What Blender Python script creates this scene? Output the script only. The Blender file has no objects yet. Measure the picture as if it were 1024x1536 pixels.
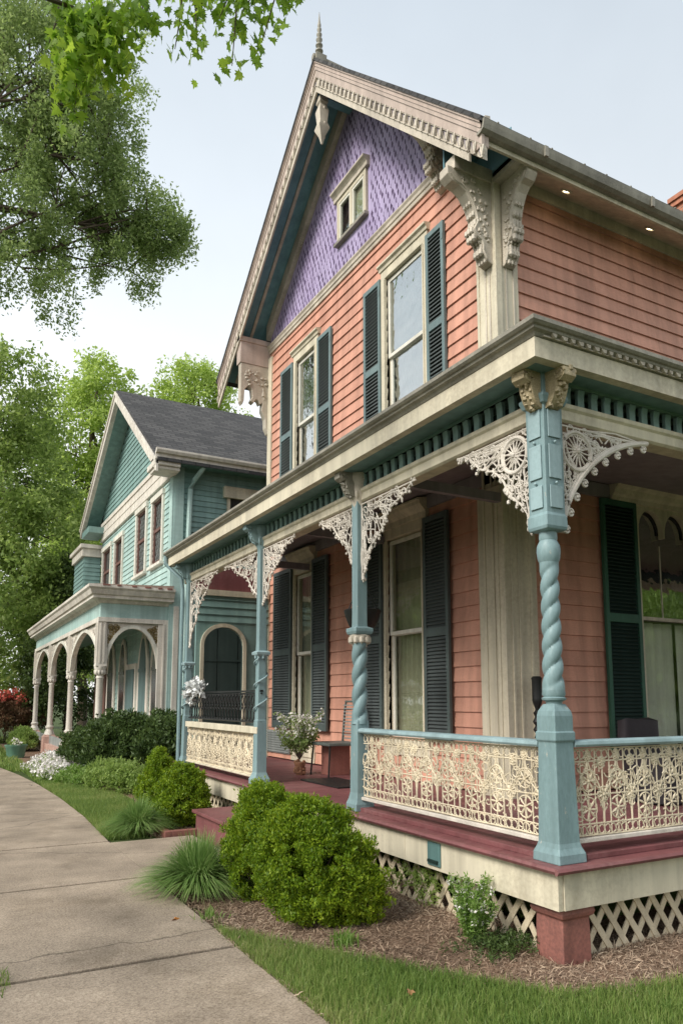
import bpy, bmesh, math, random
import numpy as np
from mathutils import Vector, Matrix
PI = math.pi
random.seed(7)
RNG = np.random.default_rng(11)
scene = bpy.context.scene
COL = scene.collection
R = math.radians

# ------------------------------------------------------------------ materials
def new_mat(name):
    m = bpy.data.materials.new(name); m.use_nodes = True
    nt = m.node_tree
    for n in list(nt.nodes): nt.nodes.remove(n)
    out = nt.nodes.new('ShaderNodeOutputMaterial')
    return m, nt, out
def N(nt, typ, **kw):
    n = nt.nodes.new(typ)
    for k, v in kw.items():
        if k in n.inputs: n.inputs[k].default_value = v
        else: setattr(n, k, v)
    return n
def c4(c): return (c[0], c[1], c[2], 1)
def ramp(nt, stops):
    r = nt.nodes.new('ShaderNodeValToRGB')
    e = r.color_ramp.elements
    while len(e) < len(stops): e.new(0.5)
    for i, (p, c) in enumerate(stops):
        e[i].position = p; e[i].color = c4(c)
    return r
def paint(name, col, rough=0.55, var=0.14, scale=3.0, bump=0.15, dirt=None, dirt_amt=0.35, grain=(1, 1, 1), chips=None, chip_amt=0.0, spec=0.35, metal=0.0, island=0.0):
    m, nt, out = new_mat(name)
    L = nt.links.new
    p = N(nt, 'ShaderNodeBsdfPrincipled', Roughness=rough, Metallic=metal)
    p.inputs['Specular IOR Level'].default_value = spec
    tc = N(nt, 'ShaderNodeTexCoord'); mp = N(nt, 'ShaderNodeMapping'); mp.inputs['Scale'].default_value = grain
    L(tc.outputs['Object'], mp.inputs['Vector'])
    n1 = N(nt, 'ShaderNodeTexNoise', Scale=scale, Detail=8.0, Roughness=0.65)
    n2 = N(nt, 'ShaderNodeTexNoise', Scale=scale * 9, Detail=6.0, Roughness=0.7)
    n3 = N(nt, 'ShaderNodeTexNoise', Scale=1.3, Detail=5.0)
    L(mp.outputs[0], n1.inputs['Vector']); L(mp.outputs[0], n2.inputs['Vector']); L(tc.outputs['Object'], n3.inputs['Vector'])
    var *= .7; lo = tuple(c * (1 - var) for c in col); hi = tuple(min(1, c * (1 + var)) for c in col)
    r1 = ramp(nt, [(0.3, lo), (0.7, hi)]); L(n1.outputs[0], r1.inputs[0])
    cur = r1.outputs[0]
    mps = N(nt, 'ShaderNodeMapping'); mps.inputs['Scale'].default_value = (7, 7, .55); L(tc.outputs['Object'], mps.inputs['Vector'])
    ns = N(nt, 'ShaderNodeTexNoise', Scale=1.0, Detail=6.0, Roughness=0.6); L(mps.outputs[0], ns.inputs['Vector'])
    ms = N(nt, 'ShaderNodeMapRange'); ms.inputs['From Min'].default_value = 0.35; ms.inputs['From Max'].default_value = 0.62; ms.inputs['To Min'].default_value = 0.77; ms.inputs['To Max'].default_value = 1.04
    L(ns.outputs[0], ms.inputs['Value']); h0 = N(nt, 'ShaderNodeHueSaturation'); L(cur, h0.inputs['Color']); L(ms.outputs[0], h0.inputs['Value']); cur = h0.outputs[0]
    if island:
        g = N(nt, 'ShaderNodeNewGeometry')
        hs = N(nt, 'ShaderNodeHueSaturation')
        mr = N(nt, 'ShaderNodeMapRange'); mr.inputs['To Min'].default_value = 1 - island; mr.inputs['To Max'].default_value = 1 + island
        L(g.outputs['Random Per Island'], mr.inputs['Value']); L(mr.outputs[0], hs.inputs['Value']); L(cur, hs.inputs['Color']); cur = hs.outputs[0]
    if dirt:
        rd = ramp(nt, [(0.52, (0, 0, 0)), (0.95, (dirt_amt * .6,) * 3)]); 
        mu = N(nt, 'ShaderNodeMath', operation='MULTIPLY'); L(n3.outputs[0], mu.inputs[0]); L(n2.outputs[0], mu.inputs[1])
        m2 = N(nt, 'ShaderNodeMath', operation='MULTIPLY'); L(mu.outputs[0], m2.inputs[0]); m2.inputs[1].default_value = 2.3
        L(m2.outputs[0], rd.inputs[0])
        mx = N(nt, 'ShaderNodeMixRGB'); L(rd.outputs[0], mx.inputs[0]); L(cur, mx.inputs[1]); mx.inputs[2].default_value = c4(dirt); cur = mx.outputs[0]
    if chips:
        n4 = N(nt, 'ShaderNodeTexNoise', Scale=scale * 4, Detail=10.0, Roughness=0.75); L(mp.outputs[0], n4.inputs['Vector'])
        rc = ramp(nt, [(0.66 - chip_amt * 0.12, (0, 0, 0)), (0.68 - chip_amt * 0.12, (1, 1, 1))]); L(n4.outputs[0], rc.inputs[0])
        mx = N(nt, 'ShaderNodeMixRGB'); L(rc.outputs[0], mx.inputs[0]); L(cur, mx.inputs[1]); mx.inputs[2].default_value = c4(chips); cur = mx.outputs[0]
    L(cur, p.inputs['Base Color'])
    b = N(nt, 'ShaderNodeBump', Strength=bump * .55, Distance=0.006)
    ad = N(nt, 'ShaderNodeMath', operation='ADD'); L(n1.outputs[0], ad.inputs[0]); L(n2.outputs[0], ad.inputs[1])
    L(ad.outputs[0], b.inputs['Height']); L(b.outputs[0], p.inputs['Normal'])
    rr = N(nt, 'ShaderNodeMapRange'); rr.inputs['To Min'].default_value = rough - 0.1; rr.inputs['To Max'].default_value = rough + 0.15
    L(n2.outputs[0], rr.inputs['Value']); L(rr.outputs[0], p.inputs['Roughness'])
    L(p.outputs[0], out.inputs[0])
    return m
def leafmat(name, cols, trans=0.45, rough=0.5):
    m, nt, out = new_mat(name); L = nt.links.new
    g = N(nt, 'ShaderNodeNewGeometry')
    n = len(cols); r = ramp(nt, [(i / max(1, n - 1), c) for i, c in enumerate(cols)])
    tc = N(nt, 'ShaderNodeTexCoord'); nz = N(nt, 'ShaderNodeTexNoise', Scale=0.9, Detail=2.0); L(tc.outputs['Object'], nz.inputs['Vector'])
    a = N(nt, 'ShaderNodeMath', operation='MULTIPLY_ADD'); L(g.outputs['Random Per Island'], a.inputs[0]); a.inputs[1].default_value = 0.6
    mr = N(nt, 'ShaderNodeMapRange'); mr.inputs['From Min'].default_value = 0.3; mr.inputs['From Max'].default_value = 0.7; mr.inputs['To Max'].default_value = 0.4
    L(nz.outputs[0], mr.inputs['Value']); L(mr.outputs[0], a.inputs[2]); L(a.outputs[0], r.inputs[0])
    p = N(nt, 'ShaderNodeBsdfPrincipled', Roughness=rough); p.inputs['Specular IOR Level'].default_value = 0.3
    t = N(nt, 'ShaderNodeBsdfTranslucent'); mx = N(nt, 'ShaderNodeMixShader'); mx.inputs[0].default_value = trans
    hs = N(nt, 'ShaderNodeHueSaturation'); hs.inputs['Value'].default_value = 1.9; hs.inputs['Hue'].default_value = 0.49
    L(r.outputs[0], p.inputs['Base Color']); L(r.outputs[0], hs.inputs['Color']); L(hs.outputs[0], t.inputs['Color'])
    L(p.outputs[0], mx.inputs[1]); L(t.outputs[0], mx.inputs[2]); L(mx.outputs[0], out.inputs[0])
    return m
def glassmat(name, tint, refl=0.4, rough=0.02, wav=0.03):
    m, nt, out = new_mat(name); L = nt.links.new
    g = N(nt, 'ShaderNodeBsdfGlossy', Roughness=rough); g.inputs['Color'].default_value = (0.9, 0.93, 0.93, 1)
    t = N(nt, 'ShaderNodeBsdfTransparent'); t.inputs['Color'].default_value = c4(tint)
    mx = N(nt, 'ShaderNodeMixShader')
    fr = N(nt, 'ShaderNodeLayerWeight'); fr.inputs['Blend'].default_value = 0.5; pw_ = N(nt, 'ShaderNodeMath', operation='POWER'); L(fr.outputs['Facing'], pw_.inputs[0]); pw_.inputs[1].default_value = 4.0
    a = N(nt, 'ShaderNodeMath', operation='MULTIPLY_ADD', use_clamp=True); L(pw_.outputs[0], a.inputs[0]); a.inputs[1].default_value = 1.0; a.inputs[2].default_value = refl
    tc = N(nt, 'ShaderNodeTexCoord'); nz = N(nt, 'ShaderNodeTexNoise', Scale=4.0, Detail=2.0); L(tc.outputs['Object'], nz.inputs['Vector'])
    b = N(nt, 'ShaderNodeBump', Strength=wav, Distance=0.05); L(nz.outputs[0], b.inputs['Height']); L(b.outputs[0], g.inputs['Normal'])
    L(a.outputs[0], mx.inputs[0]); L(t.outputs[0], mx.inputs[1]); L(g.outputs[0], mx.inputs[2]); L(mx.outputs[0], out.inputs[0])
    return m
def speckle(name, cols, scale=60, big=1.2, rough=0.9, bump=0.5, stain=None, lo=0.35, hi=0.65, cracks=False):
    m, nt, out = new_mat(name); L = nt.links.new
    tc = N(nt, 'ShaderNodeTexCoord')
    n1 = N(nt, 'ShaderNodeTexNoise', Scale=scale, Detail=8.0, Roughness=0.8); n2 = N(nt, 'ShaderNodeTexNoise', Scale=big, Detail=6.0, Roughness=0.6)
    v = N(nt, 'ShaderNodeTexVoronoi', Scale=scale * 2.2)
    for x in (n1, n2, v): L(tc.outputs['Object'], x.inputs['Vector'])
    r = ramp(nt, [(lo + (hi - lo) * i / (len(cols) - 1), c) for i, c in enumerate(cols)]); L(n1.outputs[0], r.inputs[0])
    cur = r.outputs[0]
    hs = N(nt, 'ShaderNodeHueSaturation'); mr = N(nt, 'ShaderNodeMapRange'); mr.inputs['From Min'].default_value = 0.3; mr.inputs['From Max'].default_value = 0.7
    mr.inputs['To Min'].default_value = 0.62; mr.inputs['To Max'].default_value = 1.22
    L(n2.outputs[0], mr.inputs['Value']); L(mr.outputs[0], hs.inputs['Value']); L(cur, hs.inputs['Color']); cur = hs.outputs[0]
    sp = ramp(nt, [(0.0, (0.55,) * 3), (0.35, (1, 1, 1))]); L(v.outputs['Distance'], sp.inputs[0])
    mx = N(nt, 'ShaderNodeMixRGB', blend_type='MULTIPLY'); mx.inputs[0].default_value = 0.8; L(cur, mx.inputs[1]); L(sp.outputs[0], mx.inputs[2]); cur = mx.outputs[0]
    if cracks:
        nw = N(nt, 'ShaderNodeTexNoise', Scale=2.5, Detail=6.0); L(tc.outputs['Object'], nw.inputs['Vector'])
        vm = N(nt, 'ShaderNodeVectorMath', operation='MULTIPLY_ADD'); L(nw.outputs['Color'], vm.inputs[0]); vm.inputs[1].default_value = (.35, .35, 0); L(tc.outputs['Object'], vm.inputs[2])
        vc = N(nt, 'ShaderNodeTexVoronoi', Scale=0.33); vc.feature = 'DISTANCE_TO_EDGE'; L(vm.outputs[0], vc.inputs['Vector'])
        rc = ramp(nt, [(0.0, (0.25,) * 3), (0.0022, (1, 1, 1))]); L(vc.outputs['Distance'], rc.inputs[0])
        mc = N(nt, 'ShaderNodeMixRGB', blend_type='MULTIPLY'); mc.inputs[0].default_value = 0.8; L(cur, mc.inputs[1]); L(rc.outputs[0], mc.inputs[2]); cur = mc.outputs[0]
        ns = N(nt, 'ShaderNodeTexNoise', Scale=0.9, Detail=9.0, Roughness=0.75); L(tc.outputs['Object'], ns.inputs['Vector'])
        rs_ = ramp(nt, [(0.50, (1, 1, 1)), (0.66, (0.66, 0.64, 0.60))]); L(ns.outputs[0], rs_.inputs[0])
        mc = N(nt, 'ShaderNodeMixRGB', blend_type='MULTIPLY'); mc.inputs[0].default_value = 0.8; L(cur, mc.inputs[1]); L(rs_.outputs[0], mc.inputs[2]); cur = mc.outputs[0]
    p = N(nt, 'ShaderNodeBsdfPrincipled', Roughness=rough); p.inputs['Specular IOR Level'].default_value = 0.2
    L(cur, p.inputs['Base Color'])
    b = N(nt, 'ShaderNodeBump', Strength=bump, Distance=0.006); L(n1.outputs[0], b.inputs['Height']); L(b.outputs[0], p.inputs['Normal'])
    L(p.outputs[0], out.inputs[0])
    return m
def emit(name, col, s):
    m, nt, out = new_mat(name); e = N(nt, 'ShaderNodeEmission', Strength=s); e.inputs[0].default_value = c4(col); nt.links.new(e.outputs[0], out.inputs[0]); return m
def shingle_mat(name):
    m, nt, out = new_mat(name); L = nt.links.new
    tc = N(nt, 'ShaderNodeTexCoord'); mp = N(nt, 'ShaderNodeMapping'); L(tc.outputs['UV'], mp.inputs['Vector'])
    br = N(nt, 'ShaderNodeTexBrick'); br.inputs['Scale'].default_value = 1.0
    br.inputs['Brick Width'].default_value = 0.33; br.inputs['Row Height'].default_value = 0.14; br.inputs['Mortar Size'].default_value = 0.012
    br.inputs['Color1'].default_value = (0.038, 0.038, 0.040, 1); br.inputs['Color2'].default_value = (0.082, 0.080, 0.080, 1); br.inputs['Mortar'].default_value = (0.02, 0.02, 0.02, 1)
    L(mp.outputs[0], br.inputs['Vector'])
    nz = N(nt, 'ShaderNodeTexNoise', Scale=40.0, Detail=6.0); L(tc.outputs['Object'], nz.inputs['Vector'])
    mx = N(nt, 'ShaderNodeMixRGB', blend_type='OVERLAY'); mx.inputs[0].default_value = 0.6; L(br.outputs[0], mx.inputs[1]); L(nz.outputs[0], mx.inputs[2])
    p = N(nt, 'ShaderNodeBsdfPrincipled', Roughness=0.9); L(mx.outputs[0], p.inputs['Base Color'])
    b = N(nt, 'ShaderNodeBump', Strength=0.6, Distance=0.02); L(br.outputs['Fac'], b.inputs['Height']); b.invert = True; L(b.outputs[0], p.inputs['Normal'])
    L(p.outputs[0], out.inputs[0]); return m

M = {}
M['salmon'] = paint('salmon_clapboard', (0.575, 0.295, 0.213), var=0.07, scale=2.5, grain=(1, 1, 4), bump=0.12, dirt=(0.33, 0.13, 0.09), dirt_amt=0.5, island=0.08)
M['cream'] = paint('cream_trim', (0.62, 0.565, 0.435), var=0.08, bump=0.12, dirt=(0.26, 0.21, 0.14), dirt_amt=0.7)
M['cream_old'] = paint('weathered_cream', (0.58, 0.52, 0.43), var=0.16, scale=7, bump=0.5, dirt=(0.2, 0.16, 0.12), dirt_amt=1.0, chips=(0.25, 0.2, 0.15), chip_amt=0.3)
M['pink_trim'] = paint('pinkish_cream_board', (0.50, 0.405, 0.35), var=0.12, scale=4, bump=0.25, dirt=(0.3, 0.24, 0.2), dirt_amt=0.8)
M['lace'] = paint('cast_lace_paint', (0.70, 0.61, 0.45), var=0.14, scale=9, bump=0.35, dirt=(0.3, 0.22, 0.12), dirt_amt=0.9)
M['lace_white'] = paint('white_lace_paint', (0.66, 0.61, 0.54), var=0.16, scale=9, bump=0.4, dirt=(0.3, 0.24, 0.18), dirt_amt=0.9)
M['white'] = paint('white_sash', (0.70, 0.68, 0.60), var=0.07, bump=0.1, dirt=(0.35, 0.31, 0.25), dirt_amt=0.6)
M['teal'] = paint('teal_post_paint', (0.215, 0.315, 0.33), var=0.16, scale=5, grain=(1, 1, .4), bump=0.35, chips=(0.36, 0.37, 0.33), chip_amt=0.25, dirt=(0.11, 0.18, 0.18), dirt_amt=0.8, rough=0.45)
M['teal_light'] = paint('pale_teal_rail', (0.29, 0.40, 0.42), var=0.1, scale=4, bump=0.15, rough=0.45, dirt=(0.15, 0.22, 0.22), dirt_amt=0.6)
M['teal_deep'] = paint('deep_teal_paint', (0.095, 0.18, 0.175), var=0.12, scale=4, bump=0.2, dirt=(0.03, 0.07, 0.07), dirt_amt=0.8)
M['soffit_blue'] = paint('blue_teal_soffit', (0.15, 0.30, 0.35), var=0.12, scale=2, bump=0.1)
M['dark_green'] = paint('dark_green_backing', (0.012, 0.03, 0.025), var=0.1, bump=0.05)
M['purple'] = paint('violet_gable', (0.42, 0.355, 0.545), var=0.10, scale=6, grain=(1, 1, 0.35), bump=0.5, dirt=(0.13, 0.07, 0.2), dirt_amt=0.8)
M['purple_dark'] = paint('dark_violet', (0.07, 0.04, 0.10), var=0.1, bump=0.1)
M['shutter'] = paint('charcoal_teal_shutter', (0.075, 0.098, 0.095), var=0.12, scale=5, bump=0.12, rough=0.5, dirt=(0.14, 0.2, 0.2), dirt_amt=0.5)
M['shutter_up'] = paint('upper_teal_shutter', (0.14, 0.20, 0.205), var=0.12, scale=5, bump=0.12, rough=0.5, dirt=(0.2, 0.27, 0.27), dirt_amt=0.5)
M['shutter_g'] = paint('green_shutter', (0.035, 0.115, 0.075), var=0.12, scale=5, bump=0.12, rough=0.5, dirt=(0.02, 0.05, 0.04), dirt_amt=0.6)
M['louvre'] = paint('dark_louvres', (0.085, 0.10, 0.10), var=0.12, bump=0.1, rough=0.5)
M['maroon'] = paint('maroon_deck_paint', (0.19, 0.07, 0.072), var=0.15, scale=3, bump=0.2, dirt=(0.26, 0.15, 0.14), dirt_amt=0.9, chips=(0.3, 0.2, 0.18), chip_amt=0.1, rough=0.5, island=0.07)
M['pier'] = paint('terracotta_pier', (0.30, 0.125, 0.10), var=0.2, scale=5, bump=0.3, dirt=(0.1, 0.05, 0.045), dirt_amt=1.0)
M['gutter'] = paint('weathered_gutter', (0.30, 0.28, 0.23), var=0.25, scale=6, bump=0.25, dirt=(0.1, 0.09, 0.07), dirt_amt=1.0, rough=0.45)
M['gold'] = paint('aged_gold_corbel', (0.48, 0.40, 0.25), var=0.35, scale=12, bump=0.8, dirt=(0.14, 0.10, 0.05), dirt_amt=1.0, rough=0.5)
M['black'] = paint('black_iron', (0.015, 0.016, 0.016), var=0.2, bump=0.2, rough=0.4)
M['roof'] = shingle_mat('asphalt_shingles')
M['ceiling'] = paint('porch_ceiling', (0.26, 0.23, 0.26), var=0.1, bump=0.1)
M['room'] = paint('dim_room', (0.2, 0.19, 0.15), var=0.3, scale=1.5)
M['curtain'] = paint('sheer_curtain', (0.50, 0.53, 0.50), var=0.08, rough=0.9)
M['lace_curtain'] = paint('white_curtain', (0.80, 0.80, 0.74), var=0.06, rough=0.9)
M['curtain_dim'] = paint('dim_blind', (0.40, 0.39, 0.29), var=0.15, scale=2, rough=0.9)
M['glass'] = glassmat('old_window_glass', (0.93, 0.95, 0.92), 0.09)
M['glass_up'] = glassmat('upper_window_glass', (0.72, 0.76, 0.75), 0.46, wav=0.2)
M['glass_side'] = glassmat('side_window_glass', (0.75, 0.78, 0.75), 0.45, wav=0.1)
M['slat'] = paint('frieze_slat_paint', (0.20, 0.30, 0.28), var=0.12, bump=0.2, dirt=(0.06, 0.1, 0.09), dirt_amt=0.8)
M['soffit_teal'] = paint('porch_soffit_paint', (0.17, 0.28, 0.285), var=0.12, bump=0.15)
M['brick'] = paint('chimney_brick', (0.42, 0.17, 0.10), var=0.25, scale=9, bump=0.4)
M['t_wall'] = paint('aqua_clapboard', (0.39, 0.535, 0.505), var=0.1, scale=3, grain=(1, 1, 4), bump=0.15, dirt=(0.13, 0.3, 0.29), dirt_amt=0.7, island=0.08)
M['t_shaded'] = paint('aqua_shaded_clapboard', (0.22, 0.345, 0.325), var=0.12, scale=3, grain=(1, 1, 4), bump=0.15, dirt=(0.1, 0.22, 0.2), dirt_amt=0.8, island=0.09)  # darker copy of the aqua clapboard, side-wall shade put into the colour
M['t_deep'] = paint('aqua_soffit', (0.16, 0.29, 0.275), var=0.1)
M['t_cream'] = paint('porch_offwhite', (0.70, 0.655, 0.58), var=0.1, scale=4, bump=0.2, dirt=(0.35, 0.28, 0.24), dirt_amt=0.8)
M['t_plinth'] = paint('pink_plinth', (0.52, 0.33, 0.27), var=0.15, scale=4, bump=0.2, dirt=(0.3, 0.28, 0.24), dirt_amt=0.8)
M['winbrown'] = paint('brown_sash', (0.16, 0.085, 0.07), var=0.2, bump=0.1)
M['darkglass'] = paint('dark_glazing', (0.03, 0.035, 0.035), var=0.3, rough=0.15, spec=0.6)
M['door_dark'] = paint('dark_recess_door', (0.04, 0.06, 0.055), var=0.2, bump=0.1)
M['door_teal'] = paint('grey_teal_door', (0.12, 0.19, 0.19), var=0.12, bump=0.1)
M['concrete'] = speckle('exposed_aggregate', [(0.15, 0.118, 0.088), (0.34, 0.275, 0.21), (0.50, 0.42, 0.325)], scale=80, big=1.3, bump=0.35, cracks=True)
M['mulch'] = speckle('mulch_bed', [(0.06, 0.035, 0.022), (0.19, 0.12, 0.08), (0.38, 0.28, 0.20)], scale=45, big=1.6, bump=1.0)
M['soil'] = speckle('lawn_soil', [(0.03, 0.045, 0.015), (0.055, 0.085, 0.02), (0.09, 0.12, 0.035)], scale=20, big=0.8, bump=0.6)
M['joint'] = speckle('joint_dirt', [(0.02, 0.016, 0.012), (0.05, 0.04, 0.03)], scale=40, big=2)
M['asphalt'] = speckle('asphalt', [(0.04, 0.04, 0.04), (0.07, 0.07, 0.07)], scale=80, big=0.5)
M['chip'] = leafmat('mulch_shreds', [(0.08, 0.05, 0.032), (0.21, 0.145, 0.10), (0.38, 0.28, 0.20), (0.56, 0.46, 0.34)], trans=0.0, rough=0.9)
M['bark'] = paint('tree_bark', (0.10, 0.075, 0.055), var=0.35, scale=6, grain=(1, 1, 0.2), bump=0.9, rough=0.9)
M['lf_dark'] = leafmat('fine_grey_green_leaves', [(0.11, 0.165, 0.05), (0.20, 0.28, 0.09), (0.32, 0.39, 0.16)])
M['lf_mid'] = leafmat('mid_green_leaves', [(0.10, 0.16, 0.035), (0.20, 0.29, 0.07), (0.34, 0.42, 0.15)])
M['lf_bright'] = leafmat('fresh_green_leaves', [(0.18, 0.26, 0.05), (0.30, 0.41, 0.09), (0.44, 0.54, 0.18)])
M['lf_maple'] = leafmat('maple_leaves', [(0.08, 0.16, 0.015), (0.17, 0.30, 0.03), (0.32, 0.45, 0.05)], trans=0.5)
M['lf_box'] = leafmat('boxwood_leaves', [(0.04, 0.10, 0.006), (0.15, 0.24, 0.012), (0.34, 0.42, 0.03)], trans=0.3)
M['lf_shrub'] = leafmat('dark_shrub_leaves', [(0.025, 0.05, 0.015), (0.06, 0.10, 0.025), (0.12, 0.17, 0.05)], trans=0.25)
M['lf_red'] = leafmat('red_tip_leaves', [(0.10, 0.06, 0.03), (0.16, 0.09, 0.05), (0.13, 0.12, 0.05)], trans=0.25)
M['fl_red'] = leafmat('coral_blossom', [(0.55, 0.10, 0.07), (0.7, 0.2, 0.16)], trans=0.2)
M['fl_white'] = leafmat('white_blossom', [(0.62, 0.58, 0.56), (0.82, 0.8, 0.78)], trans=0.2)
M['grass'] = leafmat('lawn_blades', [(0.06, 0.12, 0.025), (0.13, 0.21, 0.045), (0.22, 0.29, 0.08), (0.36, 0.34, 0.16)], trans=0.35)
M['orn'] = leafmat('ornamental_blades', [(0.07, 0.15, 0.03), (0.16, 0.27, 0.07), (0.36, 0.46, 0.19)], trans=0.3)
M['fern'] = leafmat('light_green_foliage', [(0.07, 0.15, 0.02), (0.16, 0.27, 0.05), (0.36, 0.44, 0.2)], trans=0.35)
M['lamp'] = emit('warm_lamp', (1.0, 0.84, 0.55), 6.0)
M['terracotta'] = paint('clay_pot', (0.28, 0.14, 0.08), var=0.2, bump=0.3)
M['rock'] = paint('ochre_stone', (0.28, 0.21, 0.09), var=0.35, scale=12, bump=0.8)
M['bin'] = paint('green_tub', (0.12, 0.24, 0.17), var=0.1)
M['orangeleaf'] = paint('fallen_leaf', (0.55, 0.22, 0.05), var=0.2)
M['brownleaf'] = paint('dry_brown_leaf', (0.22, 0.12, 0.05), var=0.25)
M['porcelain'] = paint('white_ornament', (0.75, 0.77, 0.76), var=0.05, bump=0.3, rough=0.4)
M['chairdark'] = paint('dark_chair_cover', (0.03, 0.025, 0.03), var=0.2)
M['greymetal'] = paint('grey_painted_metal', (0.13, 0.15, 0.14), var=0.15, rough=0.4)
M['louvre_grey'] = paint('grey_vent', (0.26, 0.28, 0.27), var=0.15)

# ------------------------------------------------------------------ mesh helpers
class Fr:   # local frame: u along, w outward, z up
    def __init__(s, o, u, w): s.o = Vector(o); s.u = Vector(u); s.w = Vector(w)
    def __call__(s, u, w, z): return s.o + s.u * u + s.w * w + Vector((0, 0, z))
def front(x): return Fr((x, 0, 0), (0, 1, 0), (-1, 0, 0))
def side(y): return Fr((0, y, 0), (1, 0, 0), (0, -1, 0))
WORLD = Fr((0, 0, 0), (1, 0, 0), (0, 1, 0))
class MB:
    def __init__(s): s.v = []; s.f = []; s.m = []; s.k = 0
    def mat(s, k): s.k = k; return s
    def add(s, vs, fs):
        b = len(s.v); s.v += [tuple(p) for p in vs]
        for f in fs: s.f.append([b + i for i in f]); s.m.append(s.k)
    def box(s, F, u0, u1, w0, w1, z0, z1):
        s.hexa([F(u0, w0, z0), F(u1, w0, z0), F(u1, w1, z0), F(u0, w1, z0), F(u0, w0, z1), F(u1, w0, z1), F(u1, w1, z1), F(u0, w1, z1)]); return s
    def hexa(s, P): s.add(P, [(0, 3, 2, 1), (4, 5, 6, 7), (0, 1, 5, 4), (1, 2, 6, 5), (2, 3, 7, 6), (3, 0, 4, 7)]); return s
    def prism(s, P2, A, B):     # P2 list of params, A,B functions -> two caps
        n = len(P2); vs = [A(*p) for p in P2] + [B(*p) for p in P2]
        s.add(vs, [list(range(n))[::-1], [n + i for i in range(n)]] + [(i, (i + 1) % n, n + (i + 1) % n, n + i) for i in range(n)]); return s
    def pw(s, F, poly, w0, w1): # poly in (u,z) extruded through w
        return s.prism(poly, lambda u, z: F(u, w0, z), lambda u, z: F(u, w1, z))
    def pu(s, F, poly, u0, u1): # profile in (w,z) swept along u
        return s.prism(poly, lambda w, z: F(u0, w, z), lambda w, z: F(u1, w, z))
    def tube(s, pts, r, n=6, close=False, ref=None):
        pts = [Vector(p) for p in pts]; m = len(pts)
        if m < 2: return s
        rs = r if isinstance(r, (list, tuple)) else [r] * m
        vs = []; 
        for i, p in enumerate(pts):
            a = pts[(i - 1) % m] if (i > 0 or close) else p; b = pts[(i + 1) % m] if (i < m - 1 or close) else p
            t = (b - a); t = t.normalized() if t.length > 1e-9 else Vector((0, 0, 1))
            rf = Vector(ref) if ref is not None else (Vector((0, 0, 1)) if abs(t.z) < 0.9 else Vector((1, 0, 0)))
            x = t.cross(rf); x = x.normalized() if x.length > 1e-6 else Vector((1, 0, 0)); y = t.cross(x)
            for k in range(n):
                an = 2 * PI * (k + 0.5) / n; vs.append(p + x * (rs[i] * math.cos(an)) + y * (rs[i] * math.sin(an)))
        fs = []
        for i in range(m if close else m - 1):
            j = (i + 1) % m
            for k in range(n): fs.append((i * n + k, i * n + (k + 1) % n, j * n + (k + 1) % n, j * n + k))
        if not close: fs.append(list(range(n))[::-1]); fs.append([(m - 1) * n + k for k in range(n)])
        s.add(vs, fs); return s
    def lathe(s, c, prof, n=16, axis='z', squash=None, ang=0):   # prof list (r,z)
        vs = []; c = Vector(c)
        for r, z in prof:
            for k in range(n):
                a = 2 * PI * k / n + ang; vs.append(c + Vector((r * math.cos(a), r * math.sin(a), z)))
        fs = []
        for i in range(len(prof) - 1):
            for k in range(n): fs.append((i * n + k, i * n + (k + 1) % n, (i + 1) * n + (k + 1) % n, (i + 1) * n + k))
        fs.append(list(range(n))[::-1]); fs.append([(len(prof) - 1) * n + k for k in range(n)])
        s.add(vs, fs); return s
    def sqlathe(s, c, prof): # square section, half-width list
        r2 = math.sqrt(2); return s.lathe(c, [(h * r2, z) for h, z in prof], 4, ang=PI / 4)
    def blob(s, c, r, n=8, sc=(1, 1, 1)):
        c = Vector(c); vs = [c + Vector((0, 0, -r * sc[2]))]; h = n // 2
        for i in range(1, h):
            ph = -PI / 2 + PI * i / h
            for k in range(n):
                a = 2 * PI * k / n; vs.append(c + Vector((r * sc[0] * math.cos(ph) * math.cos(a), r * sc[1] * math.cos(ph) * math.sin(a), r * sc[2] * math.sin(ph))))
        vs.append(c + Vector((0, 0, r * sc[2])))
        fs = [(0, 1 + (k + 1) % n, 1 + k) for k in range(n)]
        for i in range(h - 2):
            for k in range(n): a = 1 + i * n; fs.append((a + k, a + (k + 1) % n, a + n + (k + 1) % n, a + n + k))
        a = 1 + (h - 2) * n; fs += [(a + k, a + (k + 1) % n, len(vs) - 1) for k in range(n)]
        s.add(vs, fs); return s
    def build(s, name, mats, parent=None, smooth=False, bevel=0.0, loc=None):
        if not isinstance(mats, (list, tuple)): mats = [mats]
        o0 = Vector(loc) if loc is not None else Vector((0, 0, 0))
        base = o0 if parent is None else wloc(parent)
        me = bpy.data.meshes.new(name)
        me.from_pydata([tuple(Vector(p) - base) for p in s.v], [], s.f)
        for m in mats: me.materials.append(m)
        if len(mats) > 1: me.polygons.foreach_set('material_index', s.m)
        bm = bmesh.new(); bm.from_mesh(me); bmesh.ops.recalc_face_normals(bm, faces=bm.faces); bm.to_mesh(me); bm.free()
        if smooth: me.polygons.foreach_set('use_smooth', [True] * len(me.polygons))
        o = bpy.data.objects.new(name, me); COL.objects.link(o)
        if parent is not None: o.parent = parent; o['_w'] = tuple(base)
        else: o.location = base; o['_w'] = tuple(base)
        if smooth and smooth != 'full':
            try: me.set_sharp_from_angle(angle=R(40))
            except Exception: pass
        if bevel:
            b = o.modifiers.new('soft_edges', 'BEVEL'); b.width = bevel; b.segments = 2; b.limit_method = 'ANGLE'; b.angle_limit = R(40)
        return o
def wloc(o): return Vector(o['_w'])
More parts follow.
